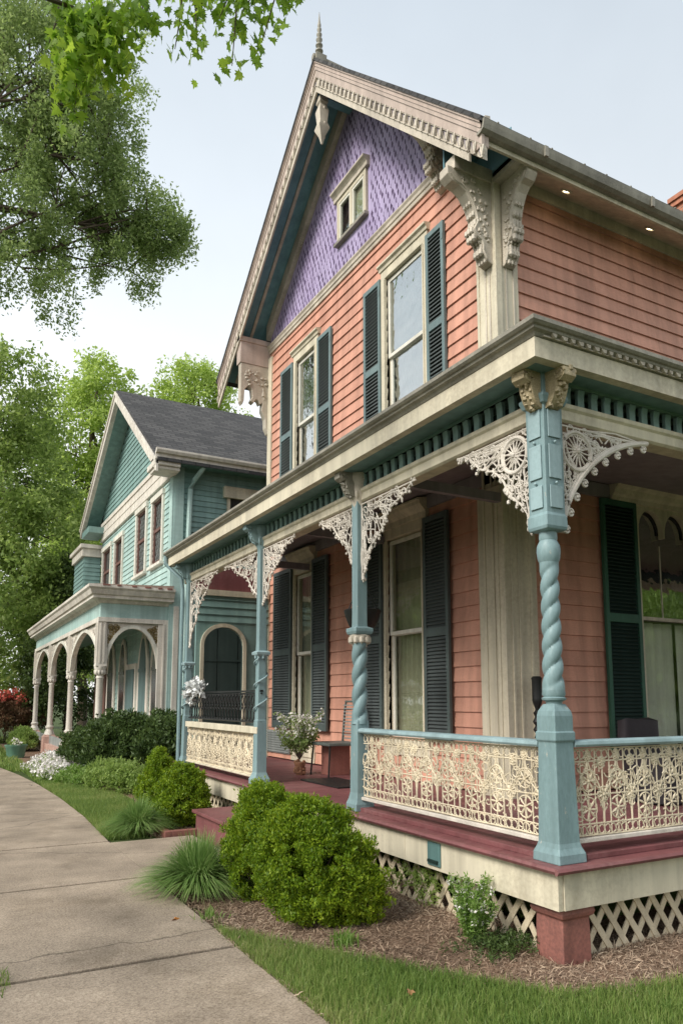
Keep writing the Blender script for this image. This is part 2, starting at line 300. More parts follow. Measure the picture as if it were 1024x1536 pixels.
def thing(name, label, cat, loc, group=None):
    o = bpy.data.objects.new(name, None); COL.objects.link(o); o.location = loc; o['_w'] = tuple(loc); o.empty_display_size = 0.2
    o['label'] = label; o['category'] = cat
    if group: o['group'] = group
    return o
def tag(o, label, cat, group=None, kind=None):
    if label: o['label'] = label
    if cat: o['category'] = cat
    if group: o['group'] = group
    if kind: o['kind'] = kind
    return o
def structure(o): o['kind'] = 'structure'; return o
def npmesh(name, V, nper, faces_local, mat, parent=None, loc=(0, 0, 0), smooth=False):
    """V: (K*nper,3); faces_local: list of index tuples within one unit (all same length)."""
    K = len(V) // nper; fl = np.array(faces_local); nf, fs = fl.shape
    base = Vector(loc) if parent is None else wloc(parent)
    V = V - np.array(base)[None, :]
    idx = (np.arange(K)[:, None, None] * nper + fl[None]).reshape(-1)
    me = bpy.data.meshes.new(name); me.vertices.add(len(V)); me.vertices.foreach_set('co', V.astype(np.float32).ravel())
    me.loops.add(len(idx)); me.loops.foreach_set('vertex_index', idx.astype(np.int32))
    me.polygons.add(K * nf); me.polygons.foreach_set('loop_start', (np.arange(K * nf) * fs).astype(np.int32))
    try: me.polygons.foreach_set('loop_total', np.full(K * nf, fs, dtype=np.int32))
    except Exception: pass
    me.materials.append(mat); me.update(calc_edges=True)
    o = bpy.data.objects.new(name, me); COL.objects.link(o)
    if parent is not None: o.parent = parent
    else: o.location = base
    o['_w'] = tuple(base); return o
def rnd_dirs(n):
    v = RNG.normal(size=(n, 3)); return v / np.linalg.norm(v, axis=1)[:, None]
def leaves(P, size, aspect=0.5, droop=0.0, up=None, var=0.35):
    """rhombic folded leaves at points P -> verts (n*4,3)."""
    n = len(P); d = rnd_dirs(n)
    if up is not None: d = d + up; d /= np.linalg.norm(d, axis=1)[:, None]
    d[:, 2] -= droop; d /= np.linalg.norm(d, axis=1)[:, None]
    a = np.cross(d, rnd_dirs(n)); a /= np.linalg.norm(a, axis=1)[:, None] + 1e-9
    s = size * (1 + var * RNG.uniform(-1, 1, n))[:, None]
    nrm = np.cross(d, a)
    V = np.stack([P, P + d * s * 0.45 + a * s * aspect * 0.5 + nrm * s * 0.08, P + d * s, P + d * s * 0.45 - a * s * aspect * 0.5 + nrm * s * 0.08], 1)
    return V.reshape(-1, 3)
def cluster(C, Rr, n):
    """n points in a gaussian-ish ball round each centre."""
    C = np.asarray(C); k = len(C); P = np.repeat(C, n, 0); d = rnd_dirs(k * n); r = RNG.uniform(0, 1, k * n) ** 0.45
    rad = np.repeat(np.broadcast_to(np.asarray(Rr, float), (k,)), n)
    return P + d * (r * rad)[:, None]
def limb(mb, a, b, r0, r1, wob=0.1, n=6, sides=7):
    a = Vector(a); b = Vector(b); L_ = (b - a).length; pts = []; rr = []
    ofs = Vector((random.uniform(-1, 1), random.uniform(-1, 1), random.uniform(-.3, .6))) * L_ * wob
    for i in range(n + 1):
        t = i / n; pts.append(a.lerp(b, t) + ofs * math.sin(PI * t) + Vector((random.uniform(-1, 1), random.uniform(-1, 1), 0)) * r0 * 0.25 * (0 < i < n)); rr.append(r0 + (r1 - r0) * t)
    mb.tube(pts, rr, sides); return pts

# ------------------------------------------------------------------ camera, sky, light
cam = bpy.data.cameras.new('camera'); co = bpy.data.objects.new('camera', cam); COL.objects.link(co)
co.location = (0, 0, 1.6); co.rotation_euler = (R(90 + 7.336), 0, -R(28.626))
cam.sensor_fit = 'VERTICAL'; cam.sensor_height = 24; cam.sensor_width = 16; cam.lens = 1103 / 1536 * 24
cam.shift_y = (908 - 768) / 1536; cam.clip_end = 1500; cam.clip_start = 0.05
scene.camera = co
SUN_AZ, SUN_EL = R(-78), R(48)     # measured from +Y towards +X
sd = Vector((math.sin(SUN_AZ) * math.cos(SUN_EL), math.cos(SUN_AZ) * math.cos(SUN_EL), math.sin(SUN_EL)))
sd = Vector((-0.92, -0.19, 0.80)).normalized()
w = bpy.data.worlds.new('World'); scene.world = w; w.use_nodes = True; nt = w.node_tree
for n in list(nt.nodes): nt.nodes.remove(n)
L = nt.links.new
wo = N(nt, 'ShaderNodeOutputWorld'); 
sky = N(nt, 'ShaderNodeTexSky'); sky.sky_type = 'NISHITA'; sky.sun_disc = False
sky.sun_elevation = math.asin(sd.z); sky.sun_rotation = math.atan2(sd.x, sd.y); sky.air_density = 1.2; sky.dust_density = 4.0
bg1 = N(nt, 'ShaderNodeBackground', Strength=0.10); L(sky.outputs[0], bg1.inputs[0])
geo = N(nt, 'ShaderNodeTexCoord'); sep = N(nt, 'ShaderNodeSeparateXYZ'); L(geo.outputs['Generated'], sep.inputs[0])
cr = ramp(nt, [(0.0, (0.88, 0.88, 0.875)), (0.30, (0.87, 0.875, 0.88)), (0.52, (0.66, 0.71, 0.75)), (0.8, (0.47, 0.53, 0.59)), (1.0, (0.43, 0.49, 0.56))]); L(sep.outputs[2], cr.inputs[0])
cn = N(nt, 'ShaderNodeTexNoise', Scale=1.6, Detail=5.0, Roughness=0.55); L(geo.outputs['Generated'], cn.inputs['Vector'])
cmr = N(nt, 'ShaderNodeMapRange'); cmr.inputs['From Min'].default_value = 0.3; cmr.inputs['From Max'].default_value = 0.7; cmr.inputs['To Min'].default_value = 0.90; cmr.inputs['To Max'].default_value = 1.08
L(cn.outputs[0], cmr.inputs['Value'])
hv = N(nt, 'ShaderNodeHueSaturation'); L(cr.outputs[0], hv.inputs['Color']); L(cmr.outputs[0], hv.inputs['Value'])
bg2 = N(nt, 'ShaderNodeBackground', Strength=1.0); L(hv.outputs[0], bg2.inputs[0]); bg2.inputs[1].default_value = 1.1
mx = N(nt, 'ShaderNodeMixShader'); mx.inputs[0].default_value = 0.88
L(bg1.outputs[0], mx.inputs[1]); L(bg2.outputs[0], mx.inputs[2]); L(mx.outputs[0], wo.inputs[0])
sun = bpy.data.lights.new('sun', 'SUN'); sun.energy = 3.1; sun.angle = R(24); sun.color = (1.0, 0.95, 0.87)
so = bpy.data.objects.new('sun', sun); COL.objects.link(so); so.rotation_euler = sd.to_track_quat('Z', 'Y').to_euler()
vs = scene.view_settings; vs.view_transform = 'Standard'; vs.look = 'None'; vs.exposure = 0.42; vs.gamma = 1.0

#@@HOUSE
# ================================================================== SALMON HOUSE
XF, YS = 5.25, 5.97          # front wall plane, side wall plane
FW, SW = front(XF), side(YS)
YL = 12.43
AP, RE, LE = (9.25, 11.54), (5.39, 7.60), (13.59, 7.97)      # roof apex and eaves (Y, Z)
def roofz(y):
    if y < AP[0]: return AP[1] - (AP[0] - y) * (AP[1] - RE[1]) / (AP[0] - RE[0])
    return AP[1] - (y - AP[0]) * (AP[1] - LE[1]) / (LE[0] - AP[0])
house = thing('victorian_house', 'salmon clapboard house with a violet gable, lace trimmed wrap-around porch and maroon deck', 'house', (XF, YS, 0))

def clap(mb, F, u0, u1, z0, z1, pitch, openings=(), top=None, off=0.0, t=0.028, seam=True):
    """real bevelled boards; openings are (u0,u1,z0,z1) holes; top(z)->(umin,umax) limits."""
    z = z0
    while z < z1 - 0.01:
        zt = min(z + pitch, z1); a, b = u0, u1
        if top: a, b = top((z + zt) / 2)
        segs = [(a, b)]
        for (p, q, r, s_) in openings:
            if r - .02 < zt and z < s_ - .02 and s_ > z + .02 and zt > r + .02:
                ns = []
                for (c, d) in segs:
                    if q <= c or p >= d: ns.append((c, d)); continue
                    if p > c: ns.append((c, p))
                    if q < d: ns.append((q, d))
                segs = ns
        for (c, d) in segs:
            if d - c < 0.02: continue
            cuts = [c]
            if seam:
                x = c + random.uniform(1.2, 3.4)
                while x < d - 0.7: cuts.append(x); x += random.uniform(1.8, 4.0)
            cuts.append(d)
            for i in range(len(cuts) - 1):
                p, q = cuts[i] + (0.001 if i else 0), cuts[i + 1] - (0.001 if i < len(cuts) - 2 else 0)
                j = random.uniform(-.0015, .0015)
                P = [F(p, off - 0.02, z), F(q, off - 0.02, z), F(q, off + t + j, z), F(p, off + t + j, z), F(p, off - 0.02, zt), F(q, off - 0.02, zt), F(q, off + 0.006, zt + .004), F(p, off + 0.006, zt + .004)]
                mb.hexa(P)
        z += pitch

# ---- openings
OPF = [(7.33, 8.25, 5.15, 7.50), (10.45, 11.2, 5.15, 7.50), (7.44, 8.27, 1.12, 3.84), (10.52, 11.18, 0.95, 3.80)]
OPS = [(7.28, 8.75, 1.0, 3.98)]
mb = MB(); clap(mb, FW, 6.0, YL, 0.62, 8.19, 0.17, OPF); mb.build('front_clapboards', M['salmon'], house)
mb = MB(); clap(mb, SW, 5.28, 13.0, 0.62, 7.75, 0.17, OPS); mb.build('side_clapboards', M['salmon'], house)
mb = MB(); mb.box(WORLD, 5.6, 12.9, 12.36, YL, 0.0, 7.9); mb.box(WORLD, 12.9, 13.0, 6.0, YL, 0, 8.0); mb.build('far_wall', M['salmon'], house)
mb = MB(); mb.box(WORLD, 5.27, 13, 6.02, YL, 0.0, 0.6); mb.build('foundation', M['pier'], house)
# dim rooms behind the windows (real boxes behind the wall)
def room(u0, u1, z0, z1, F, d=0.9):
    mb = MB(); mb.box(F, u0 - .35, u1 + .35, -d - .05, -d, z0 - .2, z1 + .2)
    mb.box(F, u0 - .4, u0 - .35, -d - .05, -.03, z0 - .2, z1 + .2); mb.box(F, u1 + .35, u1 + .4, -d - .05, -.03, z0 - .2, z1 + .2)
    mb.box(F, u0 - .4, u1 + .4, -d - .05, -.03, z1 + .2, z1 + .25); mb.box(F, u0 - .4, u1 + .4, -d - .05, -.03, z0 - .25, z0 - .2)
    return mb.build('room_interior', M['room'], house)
def curtain(name, F, u0, u1, z0, z1, w, parent, mat, amp=0.02, waves=9):
    mb = MB(); n = int(waves * 8); vs = []; ph = random.uniform(0, 6)
    for i in range(n + 1):
        t = i / n; a = w + amp * math.sin(t * waves * 2 * PI + ph + 1.3 * math.sin(t * 9))
        vs.append(F(u0 + (u1 - u0) * t, a, z0)); vs.append(F(u0 + (u1 - u0) * t + 0.01 * math.sin(t * 20), a * 0.9 + w * 0.1, z1))
    mb.add(vs, [(2 * i, 2 * i + 2, 2 * i + 3, 2 * i + 1) for i in range(n)])
    o = mb.build(name, mat, parent, smooth='full'); return o
def shutter(F, u0, u1, z0, z1, frame, split=0.5, w0=0.035, t=0.04, lab=None, lmat=None, panels=None):
    s_ = 0.055; zm = z0 + (z1 - z0) * split; mb = MB()
    mb.box(F, u0, u0 + s_, w0, w0 + t, z0, z1); mb.box(F, u1 - s_, u1, w0, w0 + t, z0, z1)
    for a, b in ((z0, z0 + .10), (zm - .05, zm + .05), (z1 - .07, z1)): mb.box(F, u0 + s_, u1 - s_, w0 + .002, w0 + t - .002, a, b)
    fr = mb.build('shutter', frame, house, bevel=0.003)
    if lab: fr['label'] = lab
    mb = MB(); p = 0.052 if z0 > 4 else .042
    for a, b in ((z0 + .10, zm - .05), (zm + .05, z1 - .07)):
        n = max(1, int((b - a) / p)); p2 = (b - a) / n
        for i in range(n):
            z = a + i * p2
            P = [F(u0 + s_, w0 + t - .006, z), F(u1 - s_, w0 + t - .006, z), F(u1 - s_, w0 + t - .004, z + .007), F(u0 + s_, w0 + t - .004, z + .007),
                 F(u0 + s_, w0 + .004, z + p2 * .75), F(u1 - s_, w0 + .004, z + p2 * .75), F(u1 - s_, w0 + .008, z + p2 * .75 + .007), F(u0 + s_, w0 + .008, z + p2 * .75 + .007)]
            mb.hexa(P)
        mb.box(F, u0 + s_, u1 - s_, w0 + .0, w0 + .003, a, b)
    mb.build('louvre_panel', lmat or M['louvre'], fr)
    for z in (z0 + .25, z1 - .25): mb = MB(); mb.box(F, u0 + .004, u0 + .03, w0 + t, w0 + t + .006, z, z + .07); mb.build('hinge', frame, fr)
    return fr
def sash_window(F, u0, u1, z0, z1, zm, glass, hood=None, curt=None, trim=0.105, sashmat=None, muntin=0, w=0.0, bottomz=None):
    sm = sashmat or M['white']; mb = MB()
    mb.box(F, u0 - trim, u0, -.10, .055, z0 - .02, z1 + .02); mb.box(F, u1, u1 + trim, -.10, .055, z0 - .02, z1 + .02)
    mb.box(F, u0 - trim, u1 + trim, -.10, .053, z1 + .02, z1 + .15)
    mb.box(F, u0 - .025, u0 + .0, .055, .068, z0, z1); mb.box(F, u1, u1 + .025, .055, .068, z0, z1)
    o = mb.build('window', M['cream'], house, bevel=0.004)
    mb = MB(); mb.box(F, u0 - trim, u1 + trim, -.02, .045, z0 - .21, z0 - .075); mb.box(F, u0 - trim - .03, u1 + trim + .03, -.1, .10, z0 - .075, z0 - .02); mb.build('sill', M['cream'], o, bevel=0.005)
    mb = MB()   # upper sash in front, lower sash behind
    s_ = .05
    for a, b, wd in ((zm - .02, z1, .0), (z0, zm + .02, -.035)):
        mb.box(F, u0, u0 + s_, wd - .035, wd, a, b); mb.box(F, u1 - s_, u1, wd - .035, wd, a, b)
        mb.box(F, u0 + s_, u1 - s_, wd - .034, wd - .001, a, a + .05); mb.box(F, u0 + s_, u1 - s_, wd - .034, wd - .001, b - .05, b)
        for k in range(muntin): x = u0 + (u1 - u0) * (k + 1) / (muntin + 1); mb.box(F, x - .01, x + .01, wd - .03, wd - .004, a + .05, b - .05)
    mb.build('sash', sm, o, bevel=0.003)
    mb = MB(); mb.box(F, u0 + s_, u1 - s_, -.022, -.016, zm + .03, z1 - .05); mb.build('pane', glass, o)
    mb = MB(); mb.box(F, u0 + s_, u1 - s_, -.057, -.051, z0 + .05, zm - .03); mb.build('pane', glass, o)
    if hood:
        mb = MB(); prof = [(0.0, z1 + .15), (.075, z1 + .15), (.08, z1 + .22), (.10, z1 + .24), (.16, z1 + .30), (.17, z1 + .34), (.19, z1 + .345), (.19, z1 + .37), (0.0, z1 + .40)]
        mb.pu(F, prof, u0 - trim - hood, u1 + trim + hood); mb.build('window_hood', M['cream'], o, bevel=0.003)
    if curt: curtain('curtain', F, u0 - .14, u1 + .14, z0 - .1, z1 + .1, -.145, o, curt)
    return o
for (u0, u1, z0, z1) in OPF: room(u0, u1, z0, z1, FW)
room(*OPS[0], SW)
# upper windows
a = sash_window(FW, 7.33, 8.25, 5.15, 7.50, 6.35, M['glass_up'], None, M['curtain'])
b_ = sash_window(FW, 10.45, 11.2, 5.15, 7.50, 6.35, M['glass_up'], None, M['curtain'])
for (u0, u1) in ((7.2, 8.38), (10.3, 11.35)):
    mb = MB(); mb.pu(FW, [(0, 7.65), (.07, 7.65), (.08, 7.69), (.11, 7.71), (.11, 7.735), (0, 7.76)], u0, u1); mb.build('window_cap', M['cream'], a if u0 < 9 else b_)
for (u0, u1) in ((6.86, 7.24), (8.36, 8.82), (9.86, 10.34), (11.32, 11.82)):
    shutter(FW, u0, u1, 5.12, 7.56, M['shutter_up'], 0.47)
# porch-level windows
sash_window(FW, 7.44, 8.27, 1.12, 3.84 - .12, 2.47, M['glass'], 0.02, M['curtain_dim'], muntin=0)
sash_window(FW, 10.52, 11.18, 1.12, 3.80 - .12, 2.36, M['glass'], 0.02, M['curtain_dim'])
for (u0, u1) in ((6.86, 7.36), (8.34, 8.93), (9.93, 10.45), (11.24, 11.98)):
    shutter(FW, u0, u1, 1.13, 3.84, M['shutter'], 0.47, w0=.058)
# panels under the door-height window
mb = MB(); mb.box(FW, 10.42, 11.28, 0, .05, .62, 1.04); mb.box(FW, 10.5, 11.2, .05, .065, .70, .98); mb.build('apron_panel', M['cream'], house, bevel=0.004)
mb = MB()
mb.box(FW, 11.35, 12.3, .03, .045, .70, 1.08)
for i in range(9): z = .72 + i * .04; mb.box(FW, 11.36, 12.29, .045, .062, z, z + .02)
mb.build('vent_grille', M['louvre_grey'], house)

# attic window in the violet gable
o = None
mb = MB(); mb.box(FW, 8.775, 8.84, 0, .05, 8.87, 9.60); mb.box(FW, 9.62, 9.685, 0, .05, 8.87, 9.60); mb.box(FW, 8.84, 9.62, 0, .048, 9.53, 9.60)
mb.box(FW, 9.20, 9.26, 0.01, .055, 8.93, 9.53)
attic = mb.build('attic_window', M['cream'], house, bevel=0.004)
mb = MB(); mb.box(FW, 8.74, 9.72, 0, .09, 8.82, 8.87); mb.build('sill', M['gutter'], attic, bevel=.004)
mb = MB(); mb.pu(FW, [(0, 9.60), (.07, 9.60), (.075, 9.66), (.10, 9.69), (.14, 9.72), (.14, 9.75), (0, 9.77)], 8.70, 9.76); mb.build('window_hood', M['cream_old'], attic, bevel=.004)
for u in (8.84, 9.26):
    mb = MB(); mb.box(FW, u + .03, u + .05 + .28, .012, .018, 8.90, 9.50); mb.build('pane', M['glass'], attic)
    mb = MB()
    for p in ((u, u + .035, 8.87, 9.53), (u + .325, u + .36, 8.87, 9.53), (u + .035, u + .325, 8.87, 8.91), (u + .035, u + .325, 9.49, 9.53)): mb.box(FW, p[0], p[1], .01, .04, p[2], p[3])
    mb.build('sash', M['white'], attic)
mb = MB(); mb.box(FW, 8.86, 9.24, -.05, -.02, 8.88, 9.52); mb.build('blind', M['curtain_dim'], attic)

# ---- violet gable field with solid dark violet teardrops
def ylim(z, inset=0.0):
    a = AP[0] - (AP[1] - .42 - z) / ((AP[1] - RE[1]) / (AP[0] - RE[0])); b = AP[0] + (AP[1] - .42 - z) / ((AP[1] - LE[1]) / (LE[0] - AP[0]))
    return a + inset, b - inset
mb = MB(); zb = 8.30
a, b = ylim(zb); a = max(a, 6.0); b = min(b, YL)
hole = (8.76, 9.70, 8.86, 9.62)
# boards around the attic window
polyL = [(a, zb), (hole[0], zb), (hole[0], ylim(0)[1] and roofz(hole[0]) - .42)]
polyL = [(a, zb), (hole[0], zb), (hole[0], roofz(hole[0]) - .42), (a, roofz(a) - .42)] if roofz(a) - .42 > zb else [(a, zb), (hole[0], zb), (hole[0], roofz(hole[0]) - .42)]
mb.pw(FW, polyL, -.03, .012)
mb.pw(FW, [(hole[1], zb), (b, zb), (b, max(zb + .01, roofz(b) - .42)), (hole[1], roofz(hole[1]) - .42)], -.03, .012)
mb.pw(FW, [(hole[0], zb), (hole[1], zb), (hole[1], hole[2]), (hole[0], hole[2])], -.03, .012)
mb.pw(FW, [(hole[0], hole[3]), (hole[1], hole[3]), (hole[1], roofz(hole[1]) - .42), (AP[0], AP[1] - .42), (hole[0], roofz(hole[0]) - .42)], -.03, .012)
row = 0; z = zb + .06
scales = mb
while z < AP[1] - .5:
    a, b = ylim(z + .1, .03); a = max(a, 6.05); b = min(b, YL - .04); y = a + (.056 if row % 2 else 0.0)
    while y < b:
        if not (hole[0] - .08 < y < hole[1] + .08 and hole[2] - .1 < z < hole[3] + .3):
            yy = y + random.uniform(-.012, .012); zz = z + random.uniform(-.012, .012); s_ = random.uniform(.8, 1.15); tl = random.uniform(-.014, .014)
            mb.mat(1).pw(FW, [(yy - .006, zz + .028 * s_), (yy - .017 * s_ - tl, zz - .005), (yy - .011 * s_, zz - .04 * s_), (yy + .003 + tl, zz - .055 * s_), (yy + .014 * s_, zz - .028 * s_), (yy + .016 * s_ + tl, zz + .006), (yy + .004, zz + .052 * s_)], .004, .0145)
            mb.mat(0)
            if random.random() < .3:   # raised lip beside the teardrop
                scales.pw(FW, [(yy + .017 * s_, zz + .05), (yy + .024 * s_, zz), (yy + .018 * s_, zz - .05), (yy + .022 * s_, zz - .048), (yy + .029 * s_, zz + .0), (yy + .022 * s_, zz + .052)], .0, .018)
        y += .112
    z += .104; row += 1
mb.build('gable_field', [M['purple'], M['purple_dark']], house)
# frieze between clapboards and gable
mb = MB(); mb.pu(FW, [(0, 8.19), (.035, 8.19), (.04, 8.24), (.055, 8.25), (.06, 8.29), (.08, 8.32), (.08, 8.34), (0, 8.36)], 6.0, YL + .02); mb.build('gable_frieze', M['cream_old'], house, bevel=.003)
# corner boards
mb = MB(); mb.box(WORLD, XF - .05, XF + .0, 5.92, 6.25, .6, 7.6); mb.box(WORLD, XF, XF + .27, 5.92, 5.97, .6, 7.7)
mb.box(WORLD, XF - .065, XF - .05, 5.92, 5.97, .62, 7.5); mb.box(WORLD, XF - .065, XF + .02, 5.905, 5.92, .62, 7.5)
mb.box(WORLD, XF - .062, XF - .05, 6.21, 6.25, .62, 7.5)
mb.build('corner_board', M['cream'], house, bevel=0.004)
mb = MB()
for y0 in (6.02, 6.09): mb.box(WORLD, XF - .06, XF - .05, y0, y0 + .02, 1.4, 7.3)
for x0 in (5.33, 5.44): mb.box(WORLD, x0, x0 + .015, 5.91, 5.92, 1.4, 7.3)
mb.build('corner_board_reeding', M['cream_old'], house)
# lower corner pilasters are wider (porch level)
mb = MB(); mb.box(WORLD, XF - .09, XF - .065, 5.905, 6.30, .6, 3.9); mb.box(WORLD, XF - .09, XF + .36, 5.88, 5.905, .6, 3.9); mb.box(WORLD, XF + .27, XF + .36, 5.905, 5.97, .6, 3.9); mb.box(WORLD, XF - .065, XF, 6.25, 6.30, .6, 3.9)
for y0 in (5.96, 6.03, 6.17): mb.box(WORLD, XF - .104, XF - .09, y0, y0 + .035, .75, 3.8)
for x0 in (5.24, 5.34, 5.50): mb.box(WORLD, x0, x0 + .03, 5.867, 5.88, .75, 3.8)
mb.build('porch_pilaster', M['cream'], house, bevel=0.004)
mb = MB(); mb.box(WORLD, XF - .05, XF, YL - .13, YL + .04, .6, 8.1); mb.box(WORLD, XF, XF + .2, YL, YL + .04, .6, 8.1); mb.build('corner_board', M['cream'], house, bevel=0.004)

# ---- roof
XR = 4.60
def rafter(mb, x0, x1, ya, yb, d0, d1, uv=None):     # slab following a slope between ya,yb, offset down by d0..d1 (vertical)
    P = [(x0, ya, roofz(ya) - d1), (x1, ya, roofz(ya) - d1), (x1, yb, roofz(yb) - d1), (x0, yb, roofz(yb) - d1), (x0, ya, roofz(ya) - d0), (x1, ya, roofz(ya) - d0), (x1, yb, roofz(yb) - d0), (x0, yb, roofz(yb) - d0)]
    mb.hexa([Vector(p) for p in P])
def uvbox(o, sx=1.0, ax='x'):
    me = o.data; uv = me.uv_layers.new(name='uv')
    for p in me.polygons:
        for li in p.loop_indices:
            v = me.vertices[me.loops[li].vertex_index].co
            uv.data[li].uv = (v.x * sx, v.z * 1.35 * sx) if abs(p.normal.x) < .9 else (v.y, v.z)
mb = MB(); rafter(mb, XR - .05, 13.4, RE[0] - .04, AP[0], -.03, .03); rafter(mb, XR - .05, 13.4, AP[0], LE[0] + .02, -.03, .03)
o = mb.build('roof', M['roof'], house); uvbox(o)
mb = MB(); mb.tube([(XR - .06, AP[0], AP[1] + .03), (13.4, AP[0], AP[1] + .03)], .05, 8); mb.build('ridge_cap', M['gutter'], o)
# soffits under the gable overhang
mb = MB(); rafter(mb, XR + .07, XF, 6.35, AP[0] - .02, .06, .12); rafter(mb, XR + .07, XF, AP[0] + .02, LE[0] - .12, .06, .12)
mb.build('gable_soffit', M['soffit_blue'], house)
mb = MB()
for (ya, yb) in ((6.1, AP[0] - .02), (AP[0] + .02, LE[0] - .15)):
    rafter(mb, 4.90, 4.955, ya, yb, .12, .155); 
    rafter(mb, XF - .09, XF + .02, ya if ya > 7 else 6.1, min(yb, YL + .05) , .12, .40)
    rafter(mb, XR + .07, XR + .11, ya, yb, .12, .19)
mb.build('soffit_batten', M['cream_old'], house)
# bargeboards
def barge(ya, yb, name):
    mb = MB()
    rafter(mb, XR - .02, XR + .02, ya, yb, .03, .18); rafter(mb, XR - .035, XR + .0, ya, yb, .0, .06); rafter(mb, XR - .008, XR + .03, ya, yb, .18, .30)
    rafter(mb, XR - .028, XR + .02, ya, yb, .11, .122)
    o = mb.build(name, M['pink_trim'], house)
    y2 = ya + .22 if ya < 6 else ya; mb = MB(); rafter(mb, XR - .002, XR + .045, ya, yb, .30, .315)
    rafter(mb, XR + .02, XR + .06, ya, yb, .315, .46); rafter(mb, XR + .0, XR + .03, y2, yb, .435, .56); rafter(mb, XR - .012, XR + .012, y2, yb, .44, .455)
    mb.build('lower_board', M['cream_old'], o)
    mb = MB(); n = int(abs(yb - ya) / .115)
    for i in range(n):      # solid drops in the carved band, recess shade put into their dark colour
        y = ya + (yb - ya) * (i + .5) / n; z = roofz(y) - .318; d = .028
        s_ = (roofz(y + d) - roofz(y - d)) / 2
        P = [(y - d, z - s_ - .0), (y - d * 1.0, z - s_ - .04), (y - d * .45, z - .085), (y, z - .125), (y + d * .45, z - .08), (y + d * 1.0, z + s_ - .035), (y + d, z + s_)]
        mb.prism(P, lambda a, b: Vector((XR + .014, a, b)), lambda a, b: Vector((XR + .03, a, b)))
    mb.build('recess_shade_pattern', M['ceiling'], o)
    mb = MB()
    for i in range(n + 1):  # scalloped drops between them
        y = ya + (yb - ya) * i / n; z = roofz(y) - .32
        if abs(y - AP[0]) < .05: continue
        mb.tube([(XR - .004, y - .02, z - .0), (XR - .012, y - .014, z - .06), (XR - .012, y, z - .11)], [.016, .014, .009], 6)
        mb.tube([(XR - .004, y + .02, z - .0), (XR - .012, y + .012, z - .06), (XR - .012, y, z - .115)], [.012, .012, .008], 6)
        mb.blob((XR - .012, y, z - .125), .016, 6)
    mb.build('carved_lace_band', M['cream_old'], o, smooth=True)
    return o
barge(RE[0], AP[0], 'bargeboard'); barge(AP[0], LE[0], 'bargeboard')
# finial
mb = MB(); z0 = AP[1]; pr = [(.085, z0 - .04), (.10, z0 + .02), (.06, z0 + .06)]
mb.sqlathe((XR + .05, AP[0], 0), [(.085, z0 - .05), (.09, z0 + .06), (.05, z0 + .10)])
pr = [(.05, z0 + .08)]
for k, (zz, r) in enumerate(((.17, .062), (.27, .056), (.37, .05), (.46, .043), (.55, .036), (.63, .028))):
    pr += [(.024, z0 + zz - .045), (r, z0 + zz - .012), (r, z0 + zz + .008), (.022, z0 + zz + .03)]
pr += [(.014, z0 + .72), (.003, z0 + .86)]
mb.lathe((XR + .05, AP[0], 0), pr, 12); mb.build('finial', M['gutter'], house, smooth=True)
# eave along the side: gutter, fascia, sloping soffit
mb = MB(); mb.box(WORLD, XR + .07, 13.4, 5.44, 5.47, 7.37, 7.55); mb.build('eave_fascia', M['cream'], house)
mb = MB(); mb.prism([(5.47, 7.372), (5.97, 7.66), (5.97, 7.72), (5.47, 7.44)], lambda y, z: Vector((XF + .02, y, z)), lambda y, z: Vector((13.3, y, z)))
mb.box(WORLD, XF + .3, 13.3, 5.93, 5.97, 7.50, 7.66); mb.build('eave_soffit', M['cream'], house)
mb = MB(); prof = [(5.44, 7.42), (5.38, 7.425), (5.34, 7.45), (5.325, 7.50), (5.315, 7.545), (5.34, 7.55), (5.345, 7.51), (5.36, 7.46), (5.44, 7.45)]
mb.prism(prof, lambda y, z: Vector((XR - .03, y, z)), lambda y, z: Vector((13.4, y, z)))
for i in range(22): x = 4.75 + i * .4 + random.uniform(-.05, .05); mb.box(WORLD, x, x + .018, 5.31, 5.44, 7.548, 7.560)
for i in range(5): x = 5.4 + i * 1.7; mb.box(WORLD, x, x + .05, 5.306, 5.33, 7.43, 7.55)
mb.build('gutter', M['gutter'], house)
mb = MB(); rafter(mb, XR + .12, XF + .02, 5.47, 6.34, .10, .12); mb.box(WORLD, XF - .06, XF - .05, 5.6, 6.3, 7.5, 7.9); mb.box(WORLD, XR + .12, XF, 6.2, 6.22, 7.6, 8.0); mb.build('dark_eave_recess', M['soffit_blue'], house)
mb = MB(); mb.box(WORLD, XR + .06, XF - .0, 5.93, 6.10, 7.44, 7.60); mb.box(WORLD, XF - .06, XF + .06, 5.47, 5.93, 7.44, 7.56); mb.build('eave_beam', M['cream_old'], house, bevel=.004)
mb = MB(); mb.box(WORLD, XR + .0, XR + .10, 5.40, 5.56, 7.30, 7.50); mb.build('rake_return', M['pink_trim'], house, bevel=.01)
for x in (6.07, 7.50, 8.95):     # recessed eave lights
    y = 5.66; z = 7.372 + (y - 5.47) * .576
    nrm = Vector((0, .50, -.866)); mb = MB(); c = Vector((x, y, z))
    t1 = Vector((1, 0, 0)); t2 = nrm.cross(t1)
    ring = [c + t1 * math.cos(k * PI / 8) * .06 + t2 * math.sin(k * PI / 8) * .048 + nrm * .006 for k in range(16)]
    mb.tube(ring, .014, 6, close=True); o = mb.build('recessed_light', M['cream'], house, smooth=True)
    mb = MB(); mb.tube([c - nrm * .006, c + nrm * .010], .036, 20); mb.build('bulb', M['lamp'], o, smooth=True)

